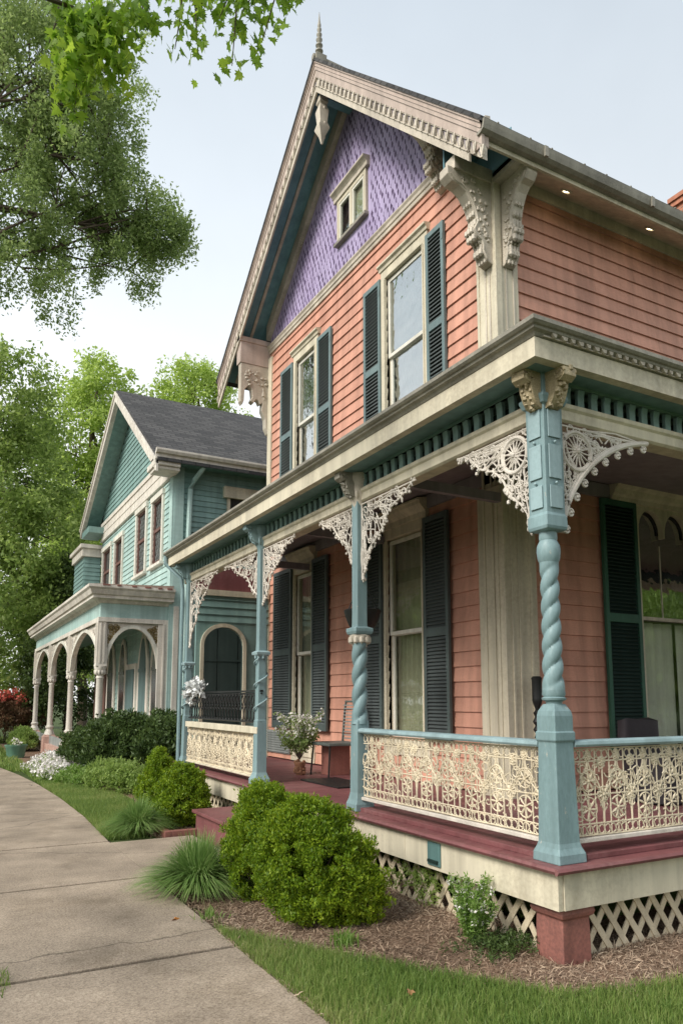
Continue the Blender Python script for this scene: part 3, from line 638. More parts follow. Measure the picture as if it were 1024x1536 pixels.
# ---- carved eave brackets
def carved_bracket(o0, dr, w_, h_, th, name, mat, holes=False):
    """o0 top inner point, dr unit horizontal outward, th thickness."""
    o0 = Vector(o0); dr = Vector(dr); sdv = dr.cross(Vector((0, 0, 1)))
    prof = [(0, 0), (w_, 0), (w_, -.10 * h_), (w_ * .9, -.16 * h_), (w_ * .74, -.18 * h_), (w_ * .60, -.24 * h_), (w_ * .48, -.34 * h_), (w_ * .40, -.45 * h_), (w_ * .36, -.55 * h_), (w_ * .40, -.60 * h_), (w_ * .45, -.66 * h_), (w_ * .40, -.73 * h_), (w_ * .28, -.76 * h_), (w_ * .24, -.82 * h_), (w_ * .25, -.88 * h_), (w_ * .16, -.97 * h_), (w_ * .05, -h_), (0, -h_)]
    A = lambda a, z: o0 + dr * a + Vector((0, 0, z)) + sdv * th / 2; B = lambda a, z: o0 + dr * a + Vector((0, 0, z)) - sdv * th / 2
    mb = MB(); mb.prism(prof, A, B); br = mb.build(name, mat, house, bevel=.008)
    mb = MB()
    edge = prof[2:16]
    for sgn in (1, -1):
        mb.tube([o0 + dr * max(.02, a * .93) + Vector((0, 0, z + .012)) + sdv * sgn * th * .5 for a, z in edge], .012, 6)
        for i in range(26):
            t = random.random(); k = int(t * 12); a, z = edge[k]; f = random.uniform(.2, .8)
            c = o0 + dr * (a * f + .015) + Vector((0, 0, z * (1 - .12 * random.random()) + .02)) + sdv * sgn * th * .5
            mb.blob(c, random.uniform(.014, .03), 6, (1, 1, 1.3))
        for (a, z, r) in ((w_ * .62, -.11 * h_, .05), (w_ * .25, -.38 * h_, .055), (w_ * .22, -.64 * h_, .045)):
            c = o0 + dr * a + Vector((0, 0, z)) + sdv * sgn * th * .5
            mb.tube([c + dr * math.cos(q) * r * (1 - q / 16) + Vector((0, 0, math.sin(q) * r * (1 - q / 16))) for q in [x * .5 for x in range(22)]], .009, 5)
    for k, (a, z) in enumerate(edge[4:]):    # leaves on the outer curve
        for j in (-1, 0, 1):
            c = o0 + dr * (a + .004) + Vector((0, 0, z)) + sdv * j * th * .3; mb.blob(c, .022 + .006 * (k % 3), 6, (1, 1, 1.6))
    mb.build('carving', mat, br, smooth=True)
    return br
carved_bracket((XF - .05, 6.03, 7.46), (-1, 0, 0), .62, 1.0, .15, 'eave_bracket', M['cream_old'])
carved_bracket((XF + .12, 5.92, 7.44), (0, -1, 0), .44, 1.0, .15, 'eave_bracket', M['cream_old'])
carved_bracket((XF, 6.88, roofz(6.88) - .36), (-1, 0, 0), .62, .80, .14, 'eave_bracket', M['cream_old'])
# pendant below bracket and at the apex
def pendant(x, y, z, h, s_=1.0):
    mb = MB(); mb.sqlathe((x, y, 0), [(.055 * s_, z), (.06 * s_, z - h * .12), (.04 * s_, z - h * .16), (.065 * s_, z - h * .3), (.05 * s_, z - h * .55), (.075 * s_, z - h * .68), (.03 * s_, z - h * .85), (.012, z - h)])
    for i in range(20): q = random.uniform(0, 2 * PI); mb.blob((x + .05 * s_ * math.cos(q), y + .05 * s_ * math.sin(q), z - h * random.uniform(.15, .8)), .022 * s_, 6, (1, 1, 1.5))
    return mb.build('carved_pendant', M['cream_old'], house, smooth=True)
pendant(XR + .12, AP[0] + .03, AP[1] - .60, .78, 1.2)
mb = MB(); mb.box(WORLD, XR + .1, XF, AP[0] - .03, AP[0] + .09, AP[1] - .62, AP[1] - .5); mb.build('apex_strut', M['soffit_blue'], house)
# left end: boxed return with pierced bracket
mb = MB(); mb.box(WORLD, XR + .03, XF + .02, YL + .02, YL + .22, 7.92, 8.34); mb.box(WORLD, XR + .0, XF + .04, YL + .0, YL + .5, 8.34, 8.44); mb.build('eave_return', M['pink_trim'], house, bevel=.006)
mb = MB(); P = [(0, 7.92), (.60, 7.92), (.60, 7.16), (.56, 7.10), (.53, 7.18), (.52, 7.40), (.44, 7.50), (.38, 7.44), (.36, 7.28), (.40, 7.20), (.34, 7.16), (.29, 7.25), (.25, 7.24), (.21, 7.16), (.16, 7.20), (.17, 7.05), (.10, 6.90), (.09, 6.72), (.04, 6.62), (0, 6.60)]
F2 = Fr((XF, YL + .03, 0), (-1, 0, 0), (0, 1, 0)); mb.pw(F2, P, 0, .14); br = mb.build('eave_bracket', M['cream_old'], house, bevel=.01)
mb = MB()
for i in range(46):
    t = random.random(); a = .08 + .42 * t; z = 7.85 - .25 * random.random() - (1 - t) * .9 * random.random() * .8
    mb.blob(F2(a if z > 7.5 else min(a, .14), -.0, z), random.uniform(.014, .035), 6, (1.2, 1, 1))
mb.build('carving', M['cream_old'], br, smooth=True)

# chimney
mb = MB(); cx, cy = 13.85, 9.2; mb.box(WORLD, cx - .27, cx + .6, cy - .3, cy + .4, 10.5, 12.35)
mb.box(WORLD, cx - .33, cx + .66, cy - .36, cy + .46, 12.35, 12.46); mb.box(WORLD, cx - .37, cx + .7, cy - .4, cy + .5, 12.46, 12.56)
ch = mb.build('chimney', M['brick'], house)
mb = MB()
for i in range(21): z = 10.55 + i * .085; mb.box(WORLD, cx - .275, cx + .605, cy - .305, cy + .405, z, z + .012)
mb.build('mortar_joint_pattern', M['gutter'], ch)
# ================================================================== PORCH (parts of the house)
PX, PY = 3.40, 3.45          # outer faces of posts (front plane X, side plane Y)
DZ = 0.60; YE = 12.3         # deck height, far end of the porch
FP, SP = front(PX), side(PY)
# deck boards
mb = MB(); y = 3.36
while y < YE: mb.box(WORLD, 3.30, XF + .01, y, min(y + .098, YE), DZ - .035, DZ + random.uniform(-.001, .001)); y += .1
y = 3.36; x = XF + .012
while y < YS: mb.box(WORLD, x, 12.5, y, min(y + .098, YS), DZ - .035, DZ + random.uniform(-.001, .001)); y += .1
mb.build('porch_deck', M['maroon'], house)
mb = MB(); mb.pu(front(3.30), [(0, DZ - .035), (.02, DZ - .03), (.03, DZ - .012), (.02, DZ + .004), (0, DZ + .006)], 3.361, YE)
mb.pu(side(3.36), [(0, DZ - .035), (.02, DZ - .03), (.03, DZ - .012), (.02, DZ + .004), (0, DZ + .006)], 3.27, 12.5); mb.build('deck_nosing', M['maroon'], house)
mb = MB(); mb.box(WORLD, 3.33, 3.37, 3.40, YE - .02, .345, DZ - .037); mb.box(WORLD, 3.373, 12.4, 3.392, 3.43, .345, DZ - .037)
for y in (5.05, 7.6, 9.9): mb.box(WORLD, 3.326, 3.33, y, y + .006, .35, DZ - .04)
mb.build('deck_fascia', M['cream'], house, bevel=.002)
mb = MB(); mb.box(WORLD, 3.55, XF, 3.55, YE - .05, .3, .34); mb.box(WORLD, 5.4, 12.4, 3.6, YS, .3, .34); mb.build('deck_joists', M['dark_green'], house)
mb = MB(); mb.box(WORLD, 3.95, 4.0, 4.0, YE, 0, .34); mb.box(WORLD, 4.0, 12.4, 4.0, 4.05, 0, .34); mb.build('underfloor_wall', M['soil'], house)
# teal cover plate on the fascia
mb = MB(); mb.box(front(3.33), 4.57, 4.73, 0, .014, .375, .545); p_ = mb.build('cover_plate', M['teal_deep'], house, bevel=.006)
mb = MB(); mb.box(front(3.316), 4.59, 4.71, 0, .016, .40, .42); mb.build('plate_lip', M['dark_green'], p_)
# lattice skirt
def lattice(F, u0, u1, z0, z1, name='lattice_skirt'):
    mb = MB(); h = z1 - z0; sp = .150; wd = .0215
    for dr, wo_ in ((1, 0.0), (-1, .009)):
        u = u0 - h * 1.2
        while u < u1 + h * 1.2:
            rise = h; run = h * .72
            a = (u, z0) if dr > 0 else (u + run, z0); b = (u + run, z1) if dr > 0 else (u, z1)
            # clip in u
            def at(t): return (a[0] + (b[0] - a[0]) * t, a[1] + (b[1] - a[1]) * t)
            ts = [0, 1]
            if a[0] != b[0]:
                t0 = (u0 - a[0]) / (b[0] - a[0]); t1 = (u1 - a[0]) / (b[0] - a[0]); lo, hi = min(t0, t1), max(t0, t1); ts = [max(0, lo), min(1, hi)]
            if ts[1] - ts[0] > .02:
                p, q = at(ts[0]), at(ts[1]); d = Vector((q[0] - p[0], q[1] - p[1])).normalized(); n = Vector((-d.y, d.x)) * wd
                mb.pw(F, [(p[0] + n.x, p[1] + n.y), (q[0] + n.x, q[1] + n.y), (q[0] - n.x, q[1] - n.y), (p[0] - n.x, p[1] - n.y)], wo_, wo_ + .0085)
            u += sp
    mb.box(F, u0, u1, -.012, -.001, z1 - .03, z1)
    return mb.build(name, M['lace'], house)
lattice(front(3.47), 3.66, 6.55, 0.0, .36); lattice(front(3.47), 8.8, YE, 0.0, .36); lattice(side(3.53), 3.62, 9.0, 0.0, .36)
# corner pier
for (x, y) in ((3.515, 3.56), (8.2, 3.56), (3.515, 6.62)):
    mb = MB(); mb.sqlathe((x, y, 0), [(.118, -.05), (.115, .2), (.112, .27), (.116, .275), (.132, .285), (.140, .31), (.134, .335), (.12, .344)]); mb.build('pier', M['pier'], house, bevel=.006)
# steps
mb = MB(); mb.box(WORLD, 2.80, 3.33, 6.70, 8.75, -.02, .265); st = mb.build('porch_step', M['maroon'], house, bevel=.006)
mb = MB(); mb.box(WORLD, 2.76, 3.33, 6.66, 8.79, .267, .305); mb.build('tread', M['maroon'], st, bevel=.008)
mb = MB(); mb.box(WORLD, 3.375, 3.41, 6.56, 8.8, .0, .344); mb.build('riser', M['maroon'], st)

# ---- roof of the porch
CX, CY = 3.19, 3.29; CE = 11.75
mb = MB(); mb.hexa([Vector(p) for p in ((CX, CY, 3.90), (XF, YS, 4.36), (XF, CE, 4.36), (CX, CE, 3.90), (CX, CY, 3.975), (XF, YS, 4.45), (XF, CE, 4.45), (CX, CE, 3.975))])
mb.hexa([Vector(p) for p in ((CX, CY, 3.90), (12.5, CY, 3.90), (12.5, YS, 4.36), (XF, YS, 4.36), (CX, CY, 3.975), (12.5, CY, 3.975), (12.5, YS, 4.45), (XF, YS, 4.45))])
mb.build('porch_roof', M['roof'], house); uvbox(bpy.data.objects['porch_roof'])
def cornice(prof, name, mat, endy=CE, endx=12.5, parent=None):   # mitred profile (out, z) along both eaves
    mb = MB(); n = len(prof)
    A = [Vector((CX - o_, endy, z)) for o_, z in prof]; B = [Vector((CX - o_, CY - o_, z)) for o_, z in prof]; C_ = [Vector((endx, CY - o_, z)) for o_, z in prof]
    mb.add(A + B + C_, [(i, (i + 1) % n, n + (i + 1) % n, n + i) for i in range(n)] + [(n + i, n + (i + 1) % n, 2 * n + (i + 1) % n, 2 * n + i) for i in range(n)] + [list(range(n)), [2 * n + i for i in range(n)][::-1]])
    return mb.build(name, mat, parent or house)
cornice([(0, 3.893), (.02, 3.893), (.03, 3.91), (.055, 3.92), (.06, 3.935), (.075, 3.94), (.09, 3.955), (.09, 3.982), (.0, 3.99)], 'porch_gutter', M['gutter'])
cornice([(-.06, 3.755), (0.012, 3.755), (.012, 3.885), (-.06, 3.885)], 'cornice_fascia', M['cream'])
cornice([(.012, 3.888), (.018, 3.889), (.018, 3.897), (-.03, 3.897), (-.03, 3.888)], 'cornice_bead', M['gutter'])
cornice([(-.28, 3.775), (-.06, 3.758), (-.06, 3.80), (-.28, 3.80)], 'eave_soffit', M['soffit_teal'])
cornice([(-.30, 3.752), (-.268, 3.752), (-.256, 3.77), (-.256, 3.774), (-.30, 3.774)], 'soffit_mould', M['teal_deep'])
mb = MB(); x = CX + .1       # carved dentil band on the side cornice
while x < 10: 
    s_ = random.uniform(.7, 1.1); mb.pw(side(CY), [(x, 3.925), (x + .03 * s_, 3.892), (x + .055 * s_, 3.895), (x + .06 * s_, 3.92)], .030, .052); x += random.uniform(.065, .085)
mb.box(side(CY), CX + .05, 10, .022, .032, 3.893, 3.90); mb.build('dentil_band', M['cream_old'], house)
# entablature: architrave, slatted frieze
ENT = .04
def ent(F, u0, u1, endu):
    mb = MB(); mb.pu(F, [(-.02 - .13, 3.485), (-.02, 3.485), (.0, 3.50), (.0, 3.565), (.018, 3.58), (.022, 3.608), (-.15, 3.608)], u0, u1); mb.build('architrave', M['cream'], house, bevel=.003)
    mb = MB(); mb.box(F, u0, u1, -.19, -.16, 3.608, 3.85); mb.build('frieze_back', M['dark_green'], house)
    mb = MB(); u = u0 + .06
    while u < endu:
        prof = [(-.012, 3.61), (-.012, 3.70), (-.002, 3.745), (-.042, 3.752), (-.042, 3.61)]
        mb.pu(F, prof, u, u + .062); u += .130
    mb.box(F, u0, u1, -.158, -.005, 3.752, 3.775); mb.build('slatted_frieze', M['slat'], house, bevel=.003)
ent(front(PX + .05), 3.60, CE - .05, CE - .1); ent(side(PY + .05), 3.60, 12.4, 9.5)
# ceiling
mb = MB(); mb.hexa([Vector(p) for p in ((3.62, 3.7, 3.81), (XF, YS, 4.15), (XF, CE, 4.15), (3.62, CE, 3.81), (3.62, 3.7, 3.83), (XF, YS, 4.18), (XF, CE, 4.18), (3.62, CE, 3.83))])
mb.hexa([Vector(p) for p in ((3.62, 3.7, 3.80), (12.4, 3.7, 3.80), (12.4, YS, 4.15), (XF, YS, 4.15), (3.62, 3.7, 3.83), (12.4, 3.7, 3.83), (12.4, YS, 4.18), (XF, YS, 4.18))]); mb.build('porch_ceiling', M['ceiling'], house)
mb = MB(); mb.tube([(3.60, 3.72, 3.76), (XF - .02, YS - .05, 4.08)], .05, 4); mb.build('ceiling_beam', M['ceiling'], house)
for y in (5.9, 8.3, 10.6): mb = MB(); mb.box(WORLD, 3.6, XF, y, y + .07, 3.70, 3.80); mb.build('ceiling_beam', M['ceiling'], house)
mb = MB(); mb.box(FW, 5.97, CE + .5, .0, .05, 3.97, 4.13); mb.box(SW, 5.3, 12.4, .0, .05, 3.97, 4.13)
mb.build('wall_plate', M['ceiling'], house)

# ---- posts
def corbel(c, dr, mat, s_=1.0, post=None):
    c = Vector(c); dr = Vector(dr); sv = dr.cross(Vector((0, 0, 1)))
    P = [(0, 0), (.20, 0), (.22, -.03), (.215, -.08), (.17, -.11), (.14, -.10), (.13, -.15), (.10, -.22), (.07, -.26), (.05, -.27), (0, -.28)]
    mb = MB(); mb.prism([(a * s_, b * s_) for a, b in P], lambda a, z: c + dr * a + Vector((0, 0, z)) + sv * .06 * s_, lambda a, z: c + dr * a + Vector((0, 0, z)) - sv * .06 * s_)
    for sg in (1, -1):
        cc = c + dr * .165 * s_ + Vector((0, 0, -.055 * s_)) + sv * sg * .06 * s_
        mb.tube([cc + dr * math.cos(q) * .05 * s_ * (1 - q / 14) + Vector((0, 0, math.sin(q) * .05 * s_ * (1 - q / 14))) for q in [k * .55 for k in range(18)]], .012 * s_, 5)
    for i in range(22):
        t = i / 21; a, z = .21 - .16 * t, -.02 - .25 * t; mb.blob(c + dr * a * s_ + Vector((0, 0, z * s_)) + sv * random.uniform(-.05, .05) * s_, random.uniform(.014, .026) * s_, 6, (1, 1, 1.3))
    return mb.build('corbel', mat, post, smooth=True)
def twist(mb, c, r, z0, z1, turns, starts=2, n=40, depth=.22, sgn=1, taper=None):
    vs = []; rows = int((z1 - z0) / .012); c = Vector(c)
    for i in range(rows + 1):
        t = i / rows; z = z0 + (z1 - z0) * t; env = min(1, t * 10, (1 - t) * 10); rr = r * (taper(t) if taper else 1)
        for k in range(n):
            a = 2 * PI * k / n; ph = a * starts / 2 + sgn * t * turns * PI * starts
            q = rr * (1 - depth * env * (1 - abs(math.sin(ph)) ** .55)); vs.append(c + Vector((q * math.cos(a), q * math.sin(a), z)))
    fs = [(i * n + k, i * n + (k + 1) % n, (i + 1) * n + (k + 1) % n, (i + 1) * n + k) for i in range(rows) for k in range(n)]
    mb.add(vs, fs + [list(range(n))[::-1], [rows * n + k for k in range(n)]])
# corner post
pc = Vector((PX + .09, PY + .09, 0))
mb = MB(); mb.sqlathe(pc, [(.116, DZ), (.114, .655), (.098, .69), (.090, .72), (.078, 1.30), (.078, 1.335), (.088, 1.345), (.088, 1.395), (.080, 1.405), (.080, 1.50), (.074, 1.53), (.05, 1.575)])
cp = mb.build('corner_post', M['teal'], house, bevel=.006); mb = MB(); mb.sqlathe(pc, [(.06, 2.70), (.085, 2.71), (.092, 2.73), (.09, 2.80), (.082, 2.82), (.084, 3.55), (.10, 3.56), (.105, 3.575), (.115, 3.60), (.115, 3.62), (.09, 3.63), (.088, 3.79)])
mb.build('upper_block', M['teal'], cp, bevel=.005)
mb = MB(); mb.lathe(pc, [(.05, 1.56), (.052, 1.59), (.074, 1.60), (.078, 1.612), (.066, 1.62), (.074, 1.635), (.070, 1.67)], 32)
twist(mb, pc, .062, 1.66, 2.50, 3.3, 2, 48, .34, -1, lambda t: 1 + .16 * (1 - t) ** 3)
mb.lathe(pc, [(.058, 2.49), (.072, 2.52), (.078, 2.57), (.074, 2.61), (.056, 2.645), (.060, 2.66), (.058, 2.71)], 32)
mb.build('twisted_shaft', M['teal'], cp, smooth=True)
mb = MB()
for F, s0 in ((front(PX + .004), PY), (side(PY + .004), PX)):
    mb.box(F, s0 + .035, s0 + .145, 0, .008, 3.33, 3.52); mb.box(F, s0 + .035, s0 + .145, 0, .008, 3.05, 3.28); mb.box(F, s0 + .035, s0 + .145, 0, .008, 2.85, 3.0)
    for z in (3.30, 3.02): mb.blob(F(s0 + .09, .01, z), .011, 8)
mb.build('post_panel', M['teal_light'], cp, bevel=.003)
corbel((PX + .02, PY + .07, 3.765), (-.98, -.1, 0), M['gold'], .88, cp); corbel((PX + .08, PY + .02, 3.765), (.0, -1, 0), M['gold'], .88, cp)
# posts along the front
def front_post(y, kind):
    c = Vector((PX + .07, y, 0)); mb = MB()
    mb.sqlathe(c, [(.10, DZ), (.10, .655), (.08, .70), (.066, .74), (.060, 1.34)] if kind != 3 else [(.095, DZ), (.095, .66), (.08, .70), (.068, .76), (.062, 1.40), (.055, 1.42)])
    if kind == 3:
        mb.sqlathe(c, [(.05, 2.20), (.085, 2.215), (.095, 2.24), (.095, 2.27), (.055, 2.285), (.053, 2.42), (.053, 3.40), (.056, 3.79)])
        p = mb.build('porch_post', M['teal'], house, bevel=.005)
        mb = MB(); twist(mb, c, .076, 1.38, 2.14, 2.0, 2, 44, .46, -1)
        mb.build('twisted_shaft', M['teal'], p, smooth=True)
        mb = MB(); mb.lathe(c, [(.07, 2.10), (.075, 2.13), (.095, 2.18), (.10, 2.20), (.06, 2.22)], 20)
        for k in range(10): q = k * PI / 5; mb.blob(c + Vector((.088 * math.cos(q), .088 * math.sin(q), 2.16)), .026, 6, (1, 1, 1.6))
        mb.build('capital', M['cream_old'], p, smooth=True)
    else:
        mb.sqlathe(c, [(.060, 1.34), (.052, 1.37), (.049, 2.10), (.06, 2.13), (.07, 2.16), (.052, 2.19), (.049, 2.3), (.049, 3.55), (.062, 3.79)])
        p = mb.build('porch_post', M['teal'], house, bevel=.005)
        mb = MB(); mb.tube([c + Vector((.072 * math.cos(q) * 1.1, .072 * math.sin(q) * 1.1, 1.36 + q * .045)) for q in [k * .3 for k in range(56)]], .011, 6); mb.build('spiral_rib', M['teal_light'], p, smooth=True)
        mb = MB(); mb.sqlathe(c, [(.06, 2.13), (.085, 2.15), (.09, 2.18), (.06, 2.20)]); 
        for k in range(8): q = k * PI / 4; mb.blob(c + Vector((.07 * math.cos(q), .07 * math.sin(q), 2.12)), .018, 6, (1, 1, 1.6))
        mb.build('capital', M['teal_light'], p)
    mb = MB(); mb.lathe(c, [(.05, 3.40), (.055, 3.45), (.085, 3.52), (.10, 3.60), (.10, 3.66), (.115, 3.70), (.115, 3.765)], 16)
    for k in range(8): q = k * PI / 4; mb.blob(c + Vector((.085 * math.cos(q), .085 * math.sin(q), 3.56)), .025, 6, (1, 1, 2))
    mb.build('post_cap', M['cream_old'] if kind == 3 else M['teal'], p, smooth=True)
    corbel(c + Vector((-.06, 0, 3.765)), (-1, 0, 0), M['gutter'] if kind == 3 else M['teal'], .85, p)
    return p
front_post(6.0, 3); front_post(8.42, 2); front_post(11.42, 1)
side_posts = []
mb = MB(); c = Vector((8.2, PY + .07, 0)); mb.sqlathe(c, [(.12, DZ), (.12, .66), (.08, .72), (.075, 3.79)]); mb.build('porch_post', M['teal'], house, bevel=.005)

# ---- lace spandrels (2-D pattern: a = out from the post, b = down)
def spandrel(F, u0, dirn, ztop, w_, h_, wheel=None, seed=1, arc=True, mat=None, cups=False):
    rs = random.Random(seed); mb = MB(); th = .011
    def P(a, b, o=0.0): return F(u0 + dirn * a, -.06 + o, ztop - b)
    def edge(t):  # outer curve from (w,0) to (0,h)
        f = .78 if cups else .5; ex, ez = w_ * (1 - math.sin(t * PI / 2)) * .98 + .01, h_ * (1 - math.cos(t * PI / 2)); wob = 0 if cups else .014 * math.sin(t * 17 + seed)
        return (f * ex + (1 - f) * w_ * (1 - t) + wob, f * ez + (1 - f) * h_ * t + wob)
        return (w_ * (1 - t), h_ * t)
    def inside(a, b, m=0.0):
        if a < .02 or b < .02: return False
        best = False
        for i in range(41):
            e = edge(i / 40)
            if e[0] - m >= a and e[1] - m >= b: best = True
        return best
    # star-shaped inside test: compare to straight hypot towards the corner
    ep = [edge(i / 30) for i in range(31)]
    def ins(a, b, m=0):
        an = math.atan2(b, a); 
        for i in range(30):
            a0 = math.atan2(ep[i][1], ep[i][0]); a1 = math.atan2(ep[i + 1][1], ep[i + 1][0])
            if a0 <= an <= a1 or a1 <= an <= a0:
                r = math.hypot((ep[i][0] + ep[i + 1][0]) / 2, (ep[i][1] + ep[i + 1][1]) / 2); return math.hypot(a, b) + m < r
        return False
    # outer rib and border
    if dirn and cups:
        mb.tube([P(a, b) for a, b in ep], .020, 8); mb.tube([P(a * .94, b * .94) for a, b in ep], .010, 6)
    else:
        mb.tube([P(a + rs.uniform(-.006, .006), b + rs.uniform(-.006, .006)) for a, b in ep], .009, 6)
    mb.tube([P(0.012, 0.02), P(0.012, h_ * .98)], .009, 5); mb.tube([P(.0, .012), P(w_, .012)], .009, 5)
    circles = []
    if wheel:
        wa, wb, wr = wheel; circles.append((wa, wb, wr + .02))
        ring = [P(wa + wr * math.cos(q), wb + wr * math.sin(q)) for q in [k * PI / 16 for k in range(32)]]
        mb.tube(ring, .015, 8, close=True); mb.tube([P(wa + wr * .88 * math.cos(q), wb + wr * .88 * math.sin(q)) for q in [k * PI / 16 for k in range(32)]], .006, 5, close=True)
        for k in range(16): q = k * PI / 8 + .1; mb.tube([P(wa, wb, .004), P(wa + wr * .95 * math.cos(q), wb + wr * .95 * math.sin(q))], [.009, .004], 5)
        mb.blob(P(wa, wb, .01), .022, 8)
        for k in range(10): q = k * PI / 5; mb.tube([P(wa + .02 * math.cos(q), wb + .02 * math.sin(q), .008), P(wa + .055 * math.cos(q + .15), wb + .055 * math.sin(q + .15), .004)], [.011, .003], 5)
    tries = 0
    while tries < 2600 and len(circles) < (46 if wheel else 26):   # packed rings
        tries += 1; a, b = rs.uniform(.02, w_), rs.uniform(.02, h_); r = rs.choice((.085, .066, .05, .036, .028)) * (1 if tries < 1200 else .6)
        if not ins(a, b, r * .9) or a < r or b < r: continue
        if any(math.hypot(a - c[0], b - c[1]) < (r + c[2]) * .80 for c in circles): continue
        circles.append((a, b, r))
        e = rs.uniform(.7, 1.35); q0 = rs.uniform(0, 6); sp = rs.random() < .45
        if sp:   # scroll
            mb.tube([P(a + r * (1 - q / 13) * math.cos(q + q0), b + r * (1 - q / 13) * math.sin(q + q0) * e) for q in [k * .5 for k in range(20)]], [.0085 - .0002 * k for k in range(20)], 5)
        else: mb.tube([P(a + r * math.cos(q), b + r * math.sin(q) * e) for q in [k * PI / 7 for k in range(14)]], .0065, 5, close=True)
        if r > .03:
            for k in range(4): q = q0 + k * PI / 2; mb.tube([P(a + r * .2 * math.cos(q), b + r * .2 * math.sin(q)), P(a + r * math.cos(q), b + r * math.sin(q))], [.007, .004], 5)
    for i in range(20 if wheel else 12):   # stems
        t = rs.random(); e = edge(t); a1, b1 = e[0] * .97, e[1] * .97; k = rs.uniform(.15, .55); a0, b0 = a1 * k + rs.uniform(0, .05), b1 * k + rs.uniform(0, .05)
        cv = rs.uniform(-.05, .05)
        mb.tube([P(a0, b0), P((a0 + a1) / 2 + cv, (b0 + b1) / 2 - cv), P(a1, b1)], [.005, .008, .005], 5)
    n = 13 if not cups else 9
    for i in range(n):    # drops on the outer edge
        t = (i + .5) / n; e = edge(t); nx, nz = (.5, .8); s_ = rs.uniform(.7, 1.2)
        if cups:
            c = (e[0] + .030, e[1] + .035)
            mb.tube([P(c[0] + .024 * math.cos(q), c[1] + .024 * math.sin(q)) for q in [k * PI / 6 for k in range(12)]], .009, 6, close=True); mb.blob(P(c[0], c[1]), .016, 6); mb.tube([P(*e), P(c[0], c[1] - .02)], .008, 5)
        else:
            k = rs.uniform(.4, 1.3); ox = rs.uniform(-.01, .03)
            mb.tube([P(e[0] * .96, e[1] * .96), P(e[0] + ox, e[1] + .02 * k), P(e[0] + ox * .4, e[1] + .045 * k)], [.009, .015 * s_, .006], 6)
            for j in range(3): mb.blob(P(e[0] + rs.uniform(-.02, .035), e[1] + rs.uniform(-.03, .04), rs.uniform(-.01, .01)), rs.uniform(.009, .017), 6, (1, 1, rs.uniform(.8, 1.6)))
    return mb.build('lace_spandrel', mat or M['lace_white'], house, smooth=True)
spandrel(FP, PY + .18, 1, 3.47, .82, .76, (.17, .165, .125), 3)
spandrel(SP, PX + .18, 1, 3.47, .90, .76, (.175, .175, .135), 4, cups=True)
spandrel(FP, 5.94, -1, 3.47, .92, .74, None, 5); spandrel(FP, 6.06, 1, 3.47, .76, .62, None, 6)
spandrel(FP, 8.36, -1, 3.47, .90, .72, None, 7); spandrel(FP, 8.48, 1, 3.47, 1.30, .66, None, 8)
spandrel(FP, 11.36, -1, 3.47, 1.30, 1.05, None, 9)
spandrel(SP, 8.12, -1, 3.47, .90, .76, (.20, .20, .145), 10, cups=True)
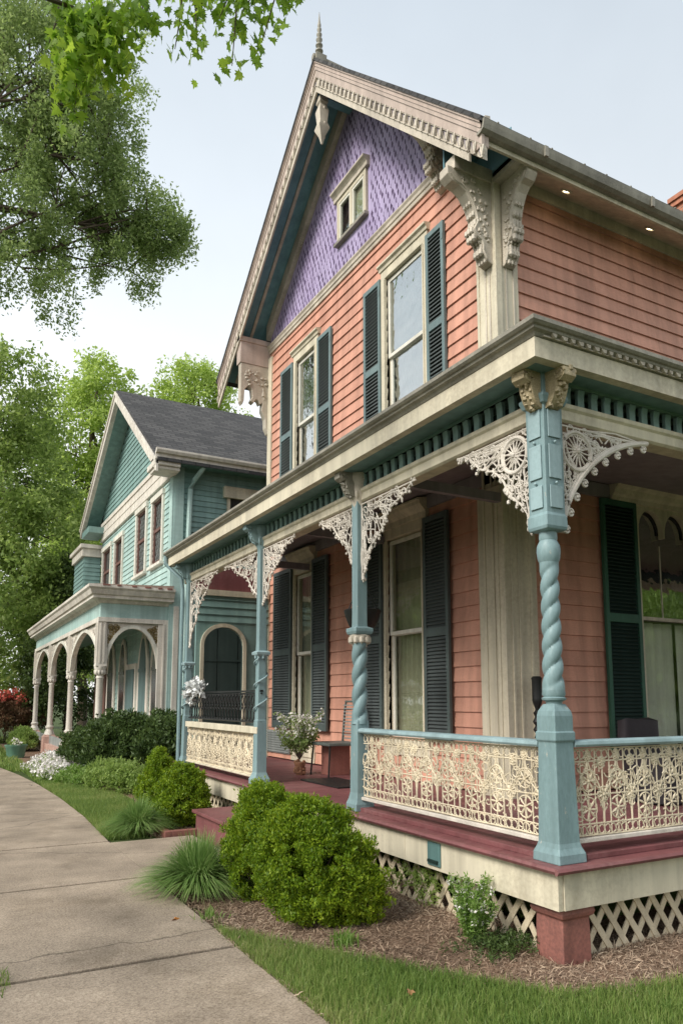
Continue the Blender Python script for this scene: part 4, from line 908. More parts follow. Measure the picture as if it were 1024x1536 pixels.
# ---- lace railings
def lace_rail(F, u0, u1, z0, z1, seed, name='lace_railing', cell=.27, mat=None, rail=True, w=-.06, capz=None):
    rs = random.Random(seed); mb = MB(); n = max(1, round((u1 - u0) / cell)); cw = (u1 - u0) / n; H = z1 - z0
    jit = lambda s_=.006: rs.uniform(-s_, s_)
    def P(u, z, o=0.0): return F(u, w + o, z)
    r0 = .0058
    for z in (z0 + .004, z0 + .13 * H, z0 + .46 * H, z1 - .15 * H, z1 - .004): mb.tube([P(u0 + (u1 - u0) * k / 12, z + jit(.003)) for k in range(13)], r0, 5)
    for i in range(n):
        a = u0 + i * cw; c = a + cw / 2
        for k in range(4): x = a + cw * k / 4; mb.tube([P(x + jit(.004), z0), P(x + jit(.008), z0 + H * .5), P(x + jit(.004), z1)], r0 * .85, 5)
        # big overlapping arcs
        for s_ in (-1, 1):
            mb.tube([P(c + s_ * cw * .5 * math.cos(q) + jit(.004), z0 + H * .13 + H * .62 * math.sin(q)) for q in [k * PI / 16 for k in range(9)]], r0 * 1.1, 5)
            mb.tube([P(c + s_ * (cw * .5 - cw * .5 * math.sin(q)) + jit(.004), z1 - H * .55 * math.cos(q) * .9) for q in [k * PI / 16 for k in range(9)]], r0, 5)
        for (cx_, cz_, rr) in ((c, z0 + H * .62, .062), (c, z0 + H * .30, .070), (a, z0 + H * .46, .05), (a + jit(.03), z0 + H * .84, .034), (c, z0 + H * .9, .028)):
            e = rs.uniform(.85, 1.15)
            mb.tube([P(cx_ + rr * math.cos(q) + jit(.002), cz_ + rr * e * math.sin(q)) for q in [k * PI / 8 for k in range(16)]], r0, 5, close=True)
            m = 7
            for k in range(m):   # petals
                q = k * 2 * PI / m + jit(.1); mb.tube([P(cx_ + rr * .12 * math.cos(q), cz_ + rr * .12 * math.sin(q)), P(cx_ + rr * .6 * math.cos(q), cz_ + rr * .6 * math.sin(q), .004), P(cx_ + rr * .98 * math.cos(q), cz_ + rr * .98 * math.sin(q))], [.004, .0085, .004], 5)
            mb.blob(P(cx_, cz_, .004), .011, 6)
        m = 5
        for k in range(m):      # small rings in the bottom and top rows
            x = a + cw * (k + .5) / m; rr = cw / m * .48
            for zc in (z0 + .065 * H, z1 - .075 * H):
                mb.tube([P(x + rr * math.cos(q) + jit(.002), zc + rr * 1.1 * math.sin(q)) for q in [j * PI / 5 for j in range(10)]], r0 * .85, 5, close=True)
        for k in range(6):
            x = a + rs.uniform(0, cw); z = z0 + rs.uniform(.12, .88) * H; rr = rs.uniform(.022, .05); e = rs.uniform(.7, 1.5)
            mb.tube([P(x + rr * math.cos(q), z + rr * e * math.sin(q), jit(.005)) for q in [j * PI / 6 for j in range(12)]], r0 * .9, 5, close=True)
        for k in range(12):     # tendrils
            x = a + rs.uniform(0, cw); z = z0 + rs.uniform(.1, .85) * H; q0 = rs.uniform(0, 6); rr = rs.uniform(.02, .05)
            mb.tube([P(x + rr * (1 - q / 7) * math.cos(q + q0), z + rr * (1 - q / 7) * math.sin(q + q0), jit(.006)) for q in [j * .55 for j in range(10)]], r0 * .8, 5)
    lr = mb.build(name, mat or M['lace'], house, smooth=True)
    return lr
def handrail(F, u0, u1, z, w=-.06):
    mb = MB(); mb.pu(F, [(w - .045, z - .045), (w + .045, z - .045), (w + .055, z - .03), (w + .05, z - .008), (w + .025, z), (w - .025, z), (w - .05, z - .008), (w - .055, z - .03)], u0, u1)
    return mb.build('handrail', M['teal_light'], house, bevel=.003)
lace_rail(FP, 3.66, 5.91, .735, 1.29, 21); handrail(FP, 3.62, 5.93, 1.345)
mb = MB(); mb.box(FP, 3.64, 5.92, -.085, -.035, .70, .728); mb.build('bottom_rail', M['lace_white'], house, bevel=.004)
mb = MB(); mb.box(FP, 3.66, 5.92, -.20, -.02, DZ, .635); mb.build('plinth_board', M['maroon'], house, bevel=.004)
lace_rail(SP, 3.60, 8.10, .735, 1.29, 22); handrail(SP, 3.58, 8.12, 1.345)
mb = MB(); mb.box(SP, 3.60, 8.12, -.085, -.035, .70, .728); mb.build('bottom_rail', M['lace_white'], house, bevel=.004)
mb = MB(); mb.box(SP, 3.66, 8.12, -.20, -.02, DZ, .635); mb.build('plinth_board', M['maroon'], house, bevel=.004)
lace_rail(FP, 8.50, 11.33, .69, 1.19, 23, cell=.24)
mb = MB(); mb.box(FP, 8.36, 11.27, -.11, .0, 1.195, 1.275); mb.box(FP, 8.36, 11.27, -.095, -.02, .665, .69); mb.build('rail_cap', M['cream'], house, bevel=.006)
# iron railing above it
mb = MB(); W_ = -.06
for z in (1.33, 1.68): mb.tube([FP(8.36, W_, z), FP(11.27, W_, z)], .012, 6)
mb.box(FP, 8.36, 11.27, W_ - .02, W_ + .02, 1.70, 1.722)
u = 8.42
while u < 11.2:
    for s_ in (-1, 1): mb.tube([FP(u + s_ * .045 * math.sin(q), W_ + s_ * .004, 1.33 + .35 * q / (2 * PI)) for q in [k * PI / 6 for k in range(13)]], .007, 5)
    mb.tube([FP(u + .045, W_, 1.33), FP(u + .045, W_, 1.68)], .005, 5); u += .115
mb.build('iron_railing', M['black'], house, smooth=True)

# ---- side bay window with three arches
u0, u1, z0, z1 = OPS[0]; F = SW; mb = MB()
mb.box(F, u0 - .03, u0 + .03, -.1, .06, z0, z1 - .05); mb.box(F, u1, u1 + .11, -.1, .06, z0, z1)
mb.box(F, u0 - .08, u1 + .15, -.1, .10, z0 - .07, z0)
n = 3; P = [(u0 - .03, z1 + .02), (u0 - .03, z1 - .36)]; cw = (u1 - u0 - .06) / n
for i in range(n):
    a = u0 + .03 + i * cw
    for k in range(13):
        q = PI - PI * k / 12; P.append((a + cw / 2 + (cw / 2 - .018) * math.cos(q), z1 - .34 + .27 * math.sin(q)))
    P.append((a + cw - .016, z1 - .40)); P.append((a + cw + .016, z1 - .40)) if i < n - 1 else None
P += [(u1 + .03, z1 - .36), (u1 + .03, z1 + .02)]
mb.pw(F, P, -.03, .045)
win = mb.build('arched_window', M['cream'], house, bevel=.004)
mb = MB()
for i in range(n):
    a = u0 + .03 + i * cw
    mb.tube([F(a + cw / 2 + (cw / 2 - .02) * math.cos(q), -.035, z1 - .35 + .26 * math.sin(q)) for q in [PI * k / 12 for k in range(13)]], .014, 6)
    Pa = [(a + cw / 2 + (cw / 2 - .018) * math.cos(PI * k / 12), z1 - .35 + .26 * math.sin(PI * k / 12)) for k in range(13)] + [(a + cw / 2 + (cw / 2 - .05) * math.cos(PI * k / 12), z1 - .47 + .26 * math.sin(PI * k / 12)) for k in range(12, -1, -1)]
    mb.pw(F, Pa, -.075, -.06)
mb.build('arch_tracery', M['black'], win)
mb = MB(); mb.box(F, u0 + .03, u1, -.075, -.025, 2.56, 2.60); mb.box(F, (u0 + u1) / 2 - .23, (u0 + u1) / 2 - .215, -.07, -.04, 2.60, 3.5); mb.build('sash', M['cream_old'], win)
mb = MB(); mb.box(F, u0 + .03, u1, -.05, -.045, 2.60, z1 - .05); mb.build('pane', M['glass_side'], win)
mb = MB(); mb.box(F, u0 + .03, u1, -.085, -.08, z0, 2.56); mb.build('pane', M['glass'], win)
curtain('curtain', F, u0 + .16, u0 + .95, z0, 2.56, -.28, win, M['lace_curtain'], .035, 4); curtain('curtain', F, u0 + 1.05, u1 + .1, z0, 2.56, -.28, win, M['lace_curtain'], .03, 3)
mb = MB(); prof = [(0.0, 3.97), (.08, 3.97), (.09, 4.02), (.12, 4.05), (.14, 4.10), (.19, 4.14), (.20, 4.19), (0, 4.22)]; prof = [(a, z - .02) for a, z in prof]
mb.pu(F, prof, 6.85, 9.1); mb.build('window_hood', M['cream'], win, bevel=.003)
shutter(SW, 6.66, 7.25, 1.02, 3.95, M['shutter_g'], 0.52, w0=.05, lab='green louvred shutter on the side wall', lmat=M['dark_green']); shutter(SW, 8.88, 9.45, 1.02, 3.95, M['shutter_g'], 0.52, w0=.05, lmat=M['dark_green'])

# ---- teal screen wall closing the porch end
Fe = Fr((0, 12.32, 0), (1, 0, 0), (0, -1, 0)); mb = MB()
ca, rr, zs = 4.36, .36, 2.55
op = [(4.0, 4.72, .6, 2.9)]
clap(mb, Fe, 3.86, 5.2, 2.96, 3.42, .13, seam=False)
P = [(3.86, 2.955), (3.86, .6), (ca - rr, .6), (ca - rr, zs)] + [(ca + rr * math.cos(PI - PI * k / 16), zs + .32 * math.sin(PI * k / 16)) for k in range(1, 16)] + [(ca + rr, zs), (ca + rr, .6), (5.2, .6), (5.2, 2.955)]
mb.pw(Fe, P, -.04, .012); scr = mb.build('screen_wall', M['t_shaded'], house)
mb = MB(); arcp = [(ca - rr, .62), (ca - rr, zs)] + [(ca + rr * math.cos(PI - PI * k / 16), zs + .32 * math.sin(PI * k / 16)) for k in range(1, 16)] + [(ca + rr, zs), (ca + rr, .62)]
outp = [(ca - rr - .06, .62), (ca - rr - .06, zs)] + [(ca + (rr + .06) * math.cos(PI - PI * k / 16), zs + .385 * math.sin(PI * k / 16)) for k in range(1, 16)] + [(ca + rr + .06, zs), (ca + rr + .06, .62)]
for i in range(len(arcp) - 1): mb.pw(Fe, [arcp[i], arcp[i + 1], outp[i + 1], outp[i]], -.03, .045)
mb.build('arch_trim', M['cream'], scr)
mb = MB(); mb.box(Fe, 3.86, 5.2, -.03, .05, 3.42, 3.52); mb.build('cream_band', M['cream'], scr)
mb = MB(); mb.box(Fe, 3.86, 5.2, -.04, .0, 3.52, 3.95); mb.build('upper_band', M['maroon'], scr)
mb = MB(); mb.box(Fe, 4.02, 5.24, -.62, -.58, .3, 3.4)
for x in (4.06, 4.46, 4.86): mb.box(Fe, x, x + .38, -.58, -.56, .8, 2.9)
mb.box(Fe, 4.04, 5.24, -.56, -.55, 2.3, 2.34); mb.build('inner_door_panels', M['door_dark'], scr)
# downpipe at the left end of the porch roof
mb = MB(); mb.tube([(3.14, 11.72, 3.92), (3.14, 11.72, 3.80), (3.22, 11.66, 3.70), (3.36, 11.56, 3.55), (3.38, 11.54, 3.35), (3.38, 11.54, .1)], .032, 8); mb.build('downpipe', M['teal'], house, smooth=True)
# ================================================================== THINGS ON THE PORCH
# plant in a pot on the deck (dry flower spray) and the stone it stands by
def P3(x, y, z): return Vector((x, y, z))
pl = thing('potted_plant', 'grey-white flowering plant in a small clay pot on the maroon porch deck', 'potted plant', (4.35, 9.15, DZ))
mb = MB(); mb.lathe((4.35, 9.15, 0), [(.05, DZ), (.055, DZ + .03), (.045, DZ + .05), (.065, DZ + .13), (.075, DZ + .155), (.075, DZ + .17), (.06, DZ + .17)], 16)
for i in range(26): q = random.uniform(0, 6.28); mb.blob((4.35 + .06 * math.cos(q), 9.15 + .06 * math.sin(q), DZ + random.uniform(.02, .18)), random.uniform(.02, .035), 6)
mb.build('pot', M['terracotta'], pl, smooth=True)
mb = MB(); tips = []
for i in range(26):
    q = random.uniform(0, 6.28); r = random.uniform(.05, .30); h = random.uniform(.18, .62)
    a = P3(4.35, 9.15, DZ + .2); b = a + P3(r * math.cos(q), r * math.sin(q), h); tips += [a.lerp(b, t) + P3(0, 0, .06 * math.sin(3 * t)) for t in (.35, .5, .65, .8, .9, 1)]; mb.tube([a, a.lerp(b, .5) + P3(0, 0, .06), b], [.006, .004, .002], 4)
mb.build('stems', M['bark'], pl)
P = cluster([tuple(t) for t in tips], .06, 11); npmesh('foliage', leaves(P, .045, .5), 4, [(0, 1, 2, 3)], M['lf_dark'], pl)
P = cluster([tuple(t) for t in tips if t.z > DZ + .55], .06, 11); npmesh('blossoms', leaves(P, .032, .9), 4, [(0, 1, 2, 3)], M['fl_white'], pl)
# metal chair
ch = thing('porch_chair', 'grey slatted metal chair with a closed base on the deck behind the post', 'chair', (4.75, 8.85, DZ))
cx, cy = 4.75, 8.85
def cbx(mb, x0, x1, y0, y1, z0, z1): mb.box(WORLD, cx + x0, cx + x1, cy + y0, cy + y1, DZ + z0, DZ + z1)
mb = MB(); cbx(mb, -.25, .25, -.27, .27, .40, .44); mb.build('seat', M['greymetal'], ch, bevel=.01)
mb = MB()
mb.tube([(cx + .24, cy - .26, DZ + .42), (cx + .27, cy - .26, DZ + .8), (cx + .26, cy - .20, DZ + .98), (cx + .26, cy + .20, DZ + .98), (cx + .27, cy + .26, DZ + .8), (cx + .24, cy + .26, DZ + .42)], .016, 8); mb.build('back_frame', M['greymetal'], ch, smooth=True)
mb = MB()
for i in range(11): cbx(mb, .245, .262, -.25, .25, .47 + i * .045, .485 + i * .045)
mb.build('backrest', M['louvre_grey'], ch)
for sy in (-1, 1):
    for sx in (-1, 1):
        mb = MB(); mb.tube([(cx + sx * .22, cy + sy * .24, DZ + .41), (cx + sx * .25, cy + sy * .26, DZ)], .014, 6); mb.build('leg', M['black'], ch)
mb = MB(); cbx(mb, -.10, .2, -.02, .24, .002, .40); mb.build('box_base', M['pier'], ch, bevel=.004)
mat_ = MB(); mat_.box(WORLD, 4.05, 4.55, 7.5, 8.5, DZ + .004, DZ + .02); tag(mat_.build('door_mat', M['black'], bevel=.004), 'black mat lying on the maroon deck in front of the metal chair', 'mat')
# cloth covered chair behind the right railing
ct = thing('covered_chair', 'dark cloth covered chair behind the right-hand lace railing under the arched window', 'chair', (6.35, 5.05, DZ))
mb = MB(); 
def sheet(mb, c, sx, sy, z0, z1, bulge=.03):
    vs = []; n = 24; rows = 8
    for j in range(rows + 1):
        t = j / rows; z = z0 + (z1 - z0) * t
        for k in range(n):
            q = 2 * PI * k / n; f = (1 + .05 * math.sin(q * 6 + t * 3) * (1 - t) - .06 * t); ex = .35
            x = math.copysign(abs(math.cos(q)) ** ex, math.cos(q)) * sx * f; y = math.copysign(abs(math.sin(q)) ** ex, math.sin(q)) * sy * f
            vs.append(Vector(c) + Vector((x, y, z + (.02 * math.sin(q * 2) if j == rows else 0))))
    mb.add(vs, [(j * n + k, j * n + (k + 1) % n, (j + 1) * n + (k + 1) % n, (j + 1) * n + k) for j in range(rows) for k in range(n)] + [[rows * n + k for k in range(n)]])
sheet(mb, (6.35, 5.05, DZ), .28, .28, .02, .46); mb.build('seat_cover', M['chairdark'], ct, smooth=True)
mb = MB(); sheet(mb, (6.35, 5.27, DZ), .27, .07, .40, .80); mb.build('back_cover', M['chairdark'], ct, smooth=True)
# black lamp standing by the corner
lp = thing('porch_lamp', 'black turned lamp stand with a dark drum lantern by the corner pilaster', 'lamp', (5.37, 5.68, DZ))
mb = MB(); mb.lathe((5.37, 5.68, 0), [(.09, DZ), (.09, DZ + .03), (.02, DZ + .06), (.018, DZ + .6), (.04, DZ + .62), (.025, DZ + .66), (.05, DZ + .70), (.028, DZ + .74), (.052, DZ + .78), (.028, DZ + .83), (.045, DZ + .87), (.02, DZ + .90), (.03, DZ + .93)], 16); mb.build('stand', M['black'], lp, smooth=True)
mb = MB(); mb.lathe((5.37, 5.68, 0), [(.03, DZ + .93), (.045, DZ + .97), (.052, DZ + 1.0), (.050, DZ + 1.02), (.050, DZ + 1.20), (.056, DZ + 1.22), (.04, DZ + 1.24)], 16); mb.build('lantern', M['black'], lp, smooth=True)
# dark hanging bowl behind the middle post
hb = thing('hanging_bowl', 'dark iron bowl hung on a chain behind the middle porch post', 'hanging bowl', (4.0, 6.85, 2.6))
mb = MB(); mb.lathe((4.0, 6.85, 0), [(.02, 2.30), (.09, 2.33), (.15, 2.40), (.19, 2.50), (.205, 2.56), (.195, 2.57), (.17, 2.50), (.10, 2.40), (.01, 2.36)], 20); mb.build('bowl', M['black'], hb, smooth=True)
mb = MB()
for k in range(3): q = k * 2.09; mb.tube([(4.0 + .19 * math.cos(q), 6.85 + .19 * math.sin(q), 2.56), (4.0, 6.85, 2.95)], .006, 4)
for k in range(18): mb.tube([(4.0 + .014 * math.cos(q), 6.85 + .014 * math.sin(q) * (k % 2), 2.95 + k * .048 + .028 * math.sin(q)) for q in [j * PI / 4 for j in range(8)]], .006, 4, close=True)
mb.build('chain', M['black'], hb)
# white ornament on the iron rail
fo = thing('flower_ornament', 'white blossom bunch tied on the black iron rail at the far porch post', 'flowers', (3.40, 10.75, 1.70))
cc = [(3.38 + random.gauss(0, .03), 10.75 + dy + random.gauss(0, .05), 1.76 + dz + random.gauss(0, .03)) for dy, dz in ((-.18, .03), (-.12, .05), (-.2, 0), (.18, .02), (.24, 0), (.1, .0), (.3, -.06), (.02, .10), (.0, .03), (.3, -.16)) for _ in range(3)]
npmesh('petals', leaves(cluster(cc, .035, 14), .075, .8, var=.4), 4, [(0, 1, 2, 3)], M['porcelain'], fo)
mb = MB()
for c_ in cc[::3]: mb.tube([(3.42, 10.8, 1.70), c_], .006, 4)
mb.build('stems', M['bark'], fo)

# ================================================================== AQUA HOUSE
TX, TY = 4.57, 16.5; TF, TS = front(TX), side(TY); TP = front(3.05)
TA, TR, TL = (20.95, 10.45), (16.0, 7.0), (26.1, 7.42)
TYL = 25.0
th_ = thing('aqua_house', 'aqua clapboard house with a steep dark shingle roof and an off-white arcaded porch', 'house', (TX, TY, 0))
HOUSE_KEEP = house
def tz(y): return TA[1] - (TA[0] - y) * (TA[1] - TR[1]) / (TA[0] - TR[0]) if y < TA[0] else TA[1] - (y - TA[0]) * (TA[1] - TL[1]) / (TL[0] - TA[0])
def trafter(mb, x0, x1, ya, yb, d0, d1):
    mb.hexa([Vector(p) for p in ((x0, ya, tz(ya) - d1), (x1, ya, tz(ya) - d1), (x1, yb, tz(yb) - d1), (x0, yb, tz(yb) - d1), (x0, ya, tz(ya) - d0), (x1, ya, tz(ya) - d0), (x1, yb, tz(yb) - d0), (x0, yb, tz(yb) - d0))])
TO = [(17.35, 18.25, 4.95, 6.55), (18.95, 19.95, 4.95, 6.62), (21.75, 22.75, 4.9, 6.4), (23.4, 24.6, 4.9, 6.4)]
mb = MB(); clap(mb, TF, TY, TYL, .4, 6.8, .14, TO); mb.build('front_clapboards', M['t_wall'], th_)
mb = MB(); clap(mb, TS, TX, 11.5, .3, 7.25, .13); mb.build('side_clapboards', M['t_shaded'], th_)
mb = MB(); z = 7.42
mb2 = MB(); clap(mb2, TF, TY, TYL, 7.42, TA[1] - .35, .15, (), top=lambda z: (max(TY, TA[0] - (TA[1] - .3 - z) * (TA[0] - TR[0]) / (TA[1] - TR[1])), min(TYL, TA[0] + (TA[1] - .3 - z) * (TL[0] - TA[0]) / (TA[1] - TL[1]))), seam=False); mb2.build('gable_clapboards', M['t_shaded'], th_)
mb = MB(); mb.box(WORLD, TX + .3, 11.5, TY + .1, TYL, 0, 7.0); mb.box(WORLD, TX + .03, TX + .3, TY + .1, TYL, 0, .4); mb.build('house_core', M['t_deep'], th_)
mb = MB(); mb.box(TF, TY, TYL, 0, .06, 6.8, 7.42); mb.box(TF, TY, TYL, .06, .09, 7.30, 7.42); mb.box(TF, TY, TYL, .06, .085, 6.8, 6.9); mb.box(TF, TY, TYL, .06, .075, 7.06, 7.12); mb.build('frieze_board', M['t_cream'], th_, bevel=.004)
mb = MB(); mb.box(WORLD, TX - .05, TX, TY - .04, TY + .22, .3, 6.8); mb.box(WORLD, TX, TX + .22, TY - .05, TY, .3, 7.1); mb.build('corner_board', M['t_wall'], th_)
mb = MB(); mb.box(WORLD, 4.0, 11.8, 16.02, TY, 7.02, 7.06); mb.build('eave_soffit', M['t_deep'], th_)
mb = MB(); mb.box(WORLD, 3.98, 11.8, 15.98, 16.02, 6.98, 7.16); mb.pu(side(15.98), [(0, 7.10), (.06, 7.12), (.09, 7.18), (.09, 7.22), (0, 7.22)], 3.98, 11.8); mb.build('eave_gutter', M['t_cream'], th_)
mb = MB(); trafter(mb, 4.02, 11.9, TR[0] - .04, TA[0], -.05, .03); trafter(mb, 4.02, 11.9, TA[0], TL[0], -.05, .03); o = mb.build('roof', M['roof'], th_); uvbox(o)
mb = MB(); trafter(mb, 4.1, TX, TR[0] + .2, TA[0], .14, .2); trafter(mb, 4.1, TX, TA[0], TL[0] - .1, .14, .2); mb.build('gable_soffit', M['t_shaded'], th_)
mb = MB(); trafter(mb, 4.0, 4.05, TR[0], TA[0], .035, .30); trafter(mb, 3.97, 4.01, TR[0], TA[0], .0, .10); trafter(mb, 4.0, 4.05, TA[0], TL[0], .035, .30); trafter(mb, 3.97, 4.01, TA[0], TL[0], 0, .10); trafter(mb, 4.05, 4.12, TA[0], TL[0], .2, .32); mb.build('bargeboard', M['t_cream'], th_)
mb = MB(); mb.box(WORLD, 3.99, TX, 16.0, TY + .3, 6.86, 7.0); mb.box(WORLD, 4.03, TX, 16.05, TY + .15, 6.78, 6.86); mb.build('eave_return', M['t_cream'], th_, bevel=.02)
mb = MB(); mb.box(WORLD, 4.03, TX, TYL - .4, TYL + .9, 7.05, 7.25); mb.build('eave_return', M['t_shaded'], th_)
for k, (a, b, c_, d) in enumerate(TO):
    mb = MB(); mb.box(TF, a - .12, a, -.1, .07, c_ - .05, d); mb.box(TF, b, b + .12, -.1, .07, c_ - .05, d); mb.box(TF, a - .14, b + .14, -.1, .09, d, d + .14); mb.box(TF, a - .16, b + .16, -.1, .12, c_ - .12, c_ - .05)
    w_ = mb.build('window', M['white'], th_, bevel=.004)
    mb = MB(); m_ = (c_ + d) / 2 + .05; mb.box(TF, a, a + .07, -.05, .01, c_, d); mb.box(TF, b - .07, b, -.05, .01, c_, d); mb.box(TF, a, b, -.05, .008, m_ - .04, m_ + .04); mb.box(TF, a, b, -.05, .008, c_ - .05, c_ + .06); mb.box(TF, a, b, -.05, .008, d - .06, d); mb.build('sash', M['winbrown'], w_)
    mb = MB(); mb.box(TF, a + .07, b - .07, -.045, -.03, c_, d); mb.build('pane', M['darkglass'], w_)
    if k < 2:
        mb = MB(); n = 6
        for i in range(-12, 8):
            for s_ in (1, -1):
                W_ = b - a - .14; x0 = a + .07; pts = []
                for t in range(0, 41):
                    z = c_ + (d - c_) * t / 40; u = x0 + i * .15 + (z - c_) * .6 if s_ > 0 else x0 + W_ - i * .15 - (z - c_) * .6
                    if x0 <= u <= x0 + W_: pts.append(TF(u, -.026, z))
                if len(pts) > 1: mb.tube([pts[0], pts[-1]], .006, 4)
        mb.build('lead_lattice', M['louvre_grey'], w_)
# small projecting wing at the far end
mb = MB(); wf = front(4.05); ws = side(25.3); clap(mb, wf, 25.3, 27.2, 3.9, 6.35, .14, seam=False); clap(mb, ws, 4.05, 4.57, 3.9, 6.35, .14, seam=False); mb.build('far_bay', M['t_shaded'], th_)
mb = MB(); mb.box(WORLD, 3.95, 4.7, 25.2, 27.3, 6.35, 6.62); mb.box(WORLD, 3.88, 4.7, 25.1, 27.4, 6.62, 6.75); mb.build('bay_cornice', M['t_cream'], th_, bevel=.01)
# side wall small window and downpipe
mb = MB(); mb.box(TS, 5.75, 7.0, 0, .13, 6.42, 6.70); mb.box(TS, 5.85, 5.93, 0, .06, 5.2, 6.42); mb.box(TS, 6.75, 6.83, 0, .06, 5.2, 6.42); wn = mb.build('side_window', M['cream'], th_, bevel=.008)
mb = MB(); mb.box(TS, 5.93, 6.75, 0.03, .045, 5.2, 6.42); mb.build('pane', M['darkglass'], wn)
mb = MB(); mb.tube([(5.12, 16.05, 7.1), (5.12, 16.05, 6.95), (4.98, 16.30, 6.70), (4.92, 16.38, 6.5), (4.90, 16.40, 5.0), (4.88, 16.40, 2.5), (4.88, 16.40, .1)], .06, 8); mb.build('downpipe', M['t_wall'], th_, smooth=True)
# ---- arcaded porch
X0, Y0, Y1 = 3.05, 16.55, 28.4
mb = MB(); mb.box(WORLD, X0 - .1, TX, Y0 - .1, Y1, .0, .30); mb.build('porch_base', M['t_plinth'], th_)
PO = front(X0 - .02); PS = side(Y0 - .02)
mb = MB(); mb.box(WORLD, X0 - .02, X0 + .12, Y0 - .02, Y1, 3.32, 3.78); mb.box(WORLD, X0 + .12, TX, Y0 - .02, Y0 + .12, 3.32, 3.78); mb.build('porch_entablature', M['t_wall'], th_)
mb = MB()
for w0, za, zb_ in ((.05, 3.30, 3.40), ):
    mb.box(WORLD, X0 - .06, X0 - .02, Y0 - .06, Y1, za, zb_); mb.box(WORLD, X0 - .02, TX + .05, Y0 - .06, Y0 - .02, za, zb_)
def tc(prof, name, mat):
    mb = MB(); n = len(prof); A = [Vector((X0 - o_, Y1 + .1, z)) for o_, z in prof]; B = [Vector((X0 - o_, Y0 - o_, z)) for o_, z in prof]; C_ = [Vector((TX + .02, Y0 - o_, z)) for o_, z in prof]
    mb.add(A + B + C_, [(i, (i + 1) % n, n + (i + 1) % n, n + i) for i in range(n)] + [(n + i, n + (i + 1) % n, 2 * n + (i + 1) % n, 2 * n + i) for i in range(n)] + [list(range(n)), [2 * n + i for i in range(n)][::-1]]); return mb.build(name, mat, th_)
mb.build('porch_architrave', M['t_cream'], th_)
tc([(0, 3.70), (.06, 3.72), (.10, 3.78), (.22, 3.80), (.22, 3.86), (.26, 3.88), (.30, 3.98), (.34, 4.02), (.34, 4.08), (-.2, 4.08), (-.2, 3.70)], 'porch_cornice', M['t_cream'])
mb = MB(); mb.hexa([Vector(p) for p in ((X0 - .2, Y0 - .2, 4.0), (TX, Y0 - .2, 4.0), (TX, Y1, 4.0), (X0 - .2, Y1, 4.0), (X0 - .28, Y0 - .28, 4.09), (TX, Y0 - .28, 4.16), (TX, Y1, 4.16), (X0 - .28, Y1, 4.09))]); mb.mat(1)
for x in (3.0, 3.3, 3.62, 3.9, 4.2, 4.4): mb.box(WORLD, x, x + random.uniform(.08, .16), Y0 - .355, Y0 - .30, 4.06, 4.088)
mb.build('porch_roof', [M['pink_trim'], M['pier']], th_)
mb = MB(); mb.box(WORLD, X0 + .1, TX, Y0 + .1, Y1, 3.5, 3.54); mb.build('porch_ceiling', M['t_deep'], th_)
colY = [16.62, 20.55, 24.3, 28.2]
def tarch(F, a, b, zs, zt, pointed, w0, w1, th=.09):
    mb = MB(); c = (a + b) / 2; hw = (b - a) / 2; n = 20; cur = []
    for k in range(n + 1):
        t = k / n
        if pointed:
            x = a + (b - a) * t; q = abs(x - c) / hw; z = zs + (zt - zs) * math.sqrt(max(0, 1 - q ** 1.55))
        else: x = c - hw * math.cos(PI * t); z = zs + (zt - zs) * math.sin(PI * t)
        cur.append((x, z))
    P = [(a, 3.30)] + cur + [(b, 3.30)]; mb.pw(F, P, w0, w1); o = mb.build('arch_panel', M['t_cream'], th_)
    mb = MB()
    for i in range(n):
        p, q = cur[i], cur[i + 1]
        def out(pt): d = Vector((pt[0] - c, (pt[1] - zs) * hw / (zt - zs) + .15)).normalized(); return (pt[0] + d.x * th, pt[1] + d.y * th)
        mb.pw(F, [p, q, out(q), out(p)], w1, w1 + .03)
    mb.build('arch_moulding', M['white'], o)
    for s_ in (-1, 1):
        mb = MB()
        for i in range(26):
            u = c + s_ * hw * random.uniform(.62, .96); z = random.uniform(zs + (zt - zs) * .62, 3.24)
            q = abs(u - c) / hw; zz = zs + (zt - zs) * math.sqrt(1 - q ** 1.55)
            if z > zz + .16: mb.tube([F(u + .045 * math.cos(k), w1 + .012, z + .045 * math.sin(k)) for k in range(7)], .012, 4, close=True)
        if mb.v: mb.build('spandrel_carving', M['rock'] if not pointed else M['t_cream'], o)
    return o
for i in range(3): tarch(PO, colY[i] + .12, colY[i + 1] - .12, 2.35, 3.22, True, -.12, -.03)
tarch(PS, X0 + .16, 4.30, 2.30, 3.18, False, -.12, -.03, .08)
for i, y in enumerate(colY):
    mb = MB(); c = Vector((X0 + .04, y, 0)); mb.sqlathe(c, [(.20, -.02), (.19, .50), (.15, .53), (.15, .56)]); p_ = mb.build('porch_column', M['t_plinth'] if i > 1 else M['t_cream'], th_, bevel=.006)
    mb = MB(); mb.lathe(c, [(.16, .55), (.12, .66), (.09, .72), (.12, .76), (.12, .80), (.085, .83), (.078, .95), (.072, 2.05), (.09, 2.08), (.07, 2.12), (.10, 2.2), (.13, 2.28), (.13, 2.33)], 16); mb.build('shaft', M['t_cream'], p_, smooth=True)
    mb = MB()
    for k in range(10): q = k * PI / 5; mb.blob(c + Vector((.1 * math.cos(q), .1 * math.sin(q), 2.2)), .035, 6, (1, 1, 1.8))
    mb.build('capital', M['t_cream'], p_, smooth=True)
    mb = MB(); mb.sqlathe(c, [(.12, 2.33), (.11, 2.4), (.10, 3.3)])
    for s_ in (-.04, .04): mb.box(WORLD, c.x - .125, c.x - .10, y + s_ - .015, y + s_ + .015, 2.4, 3.28); mb.box(WORLD, c.x + s_ - .015, c.x + s_ + .015, y - .125, y - .10, 2.4, 3.28)
    mb.build('impost', M['t_cream'], p_)
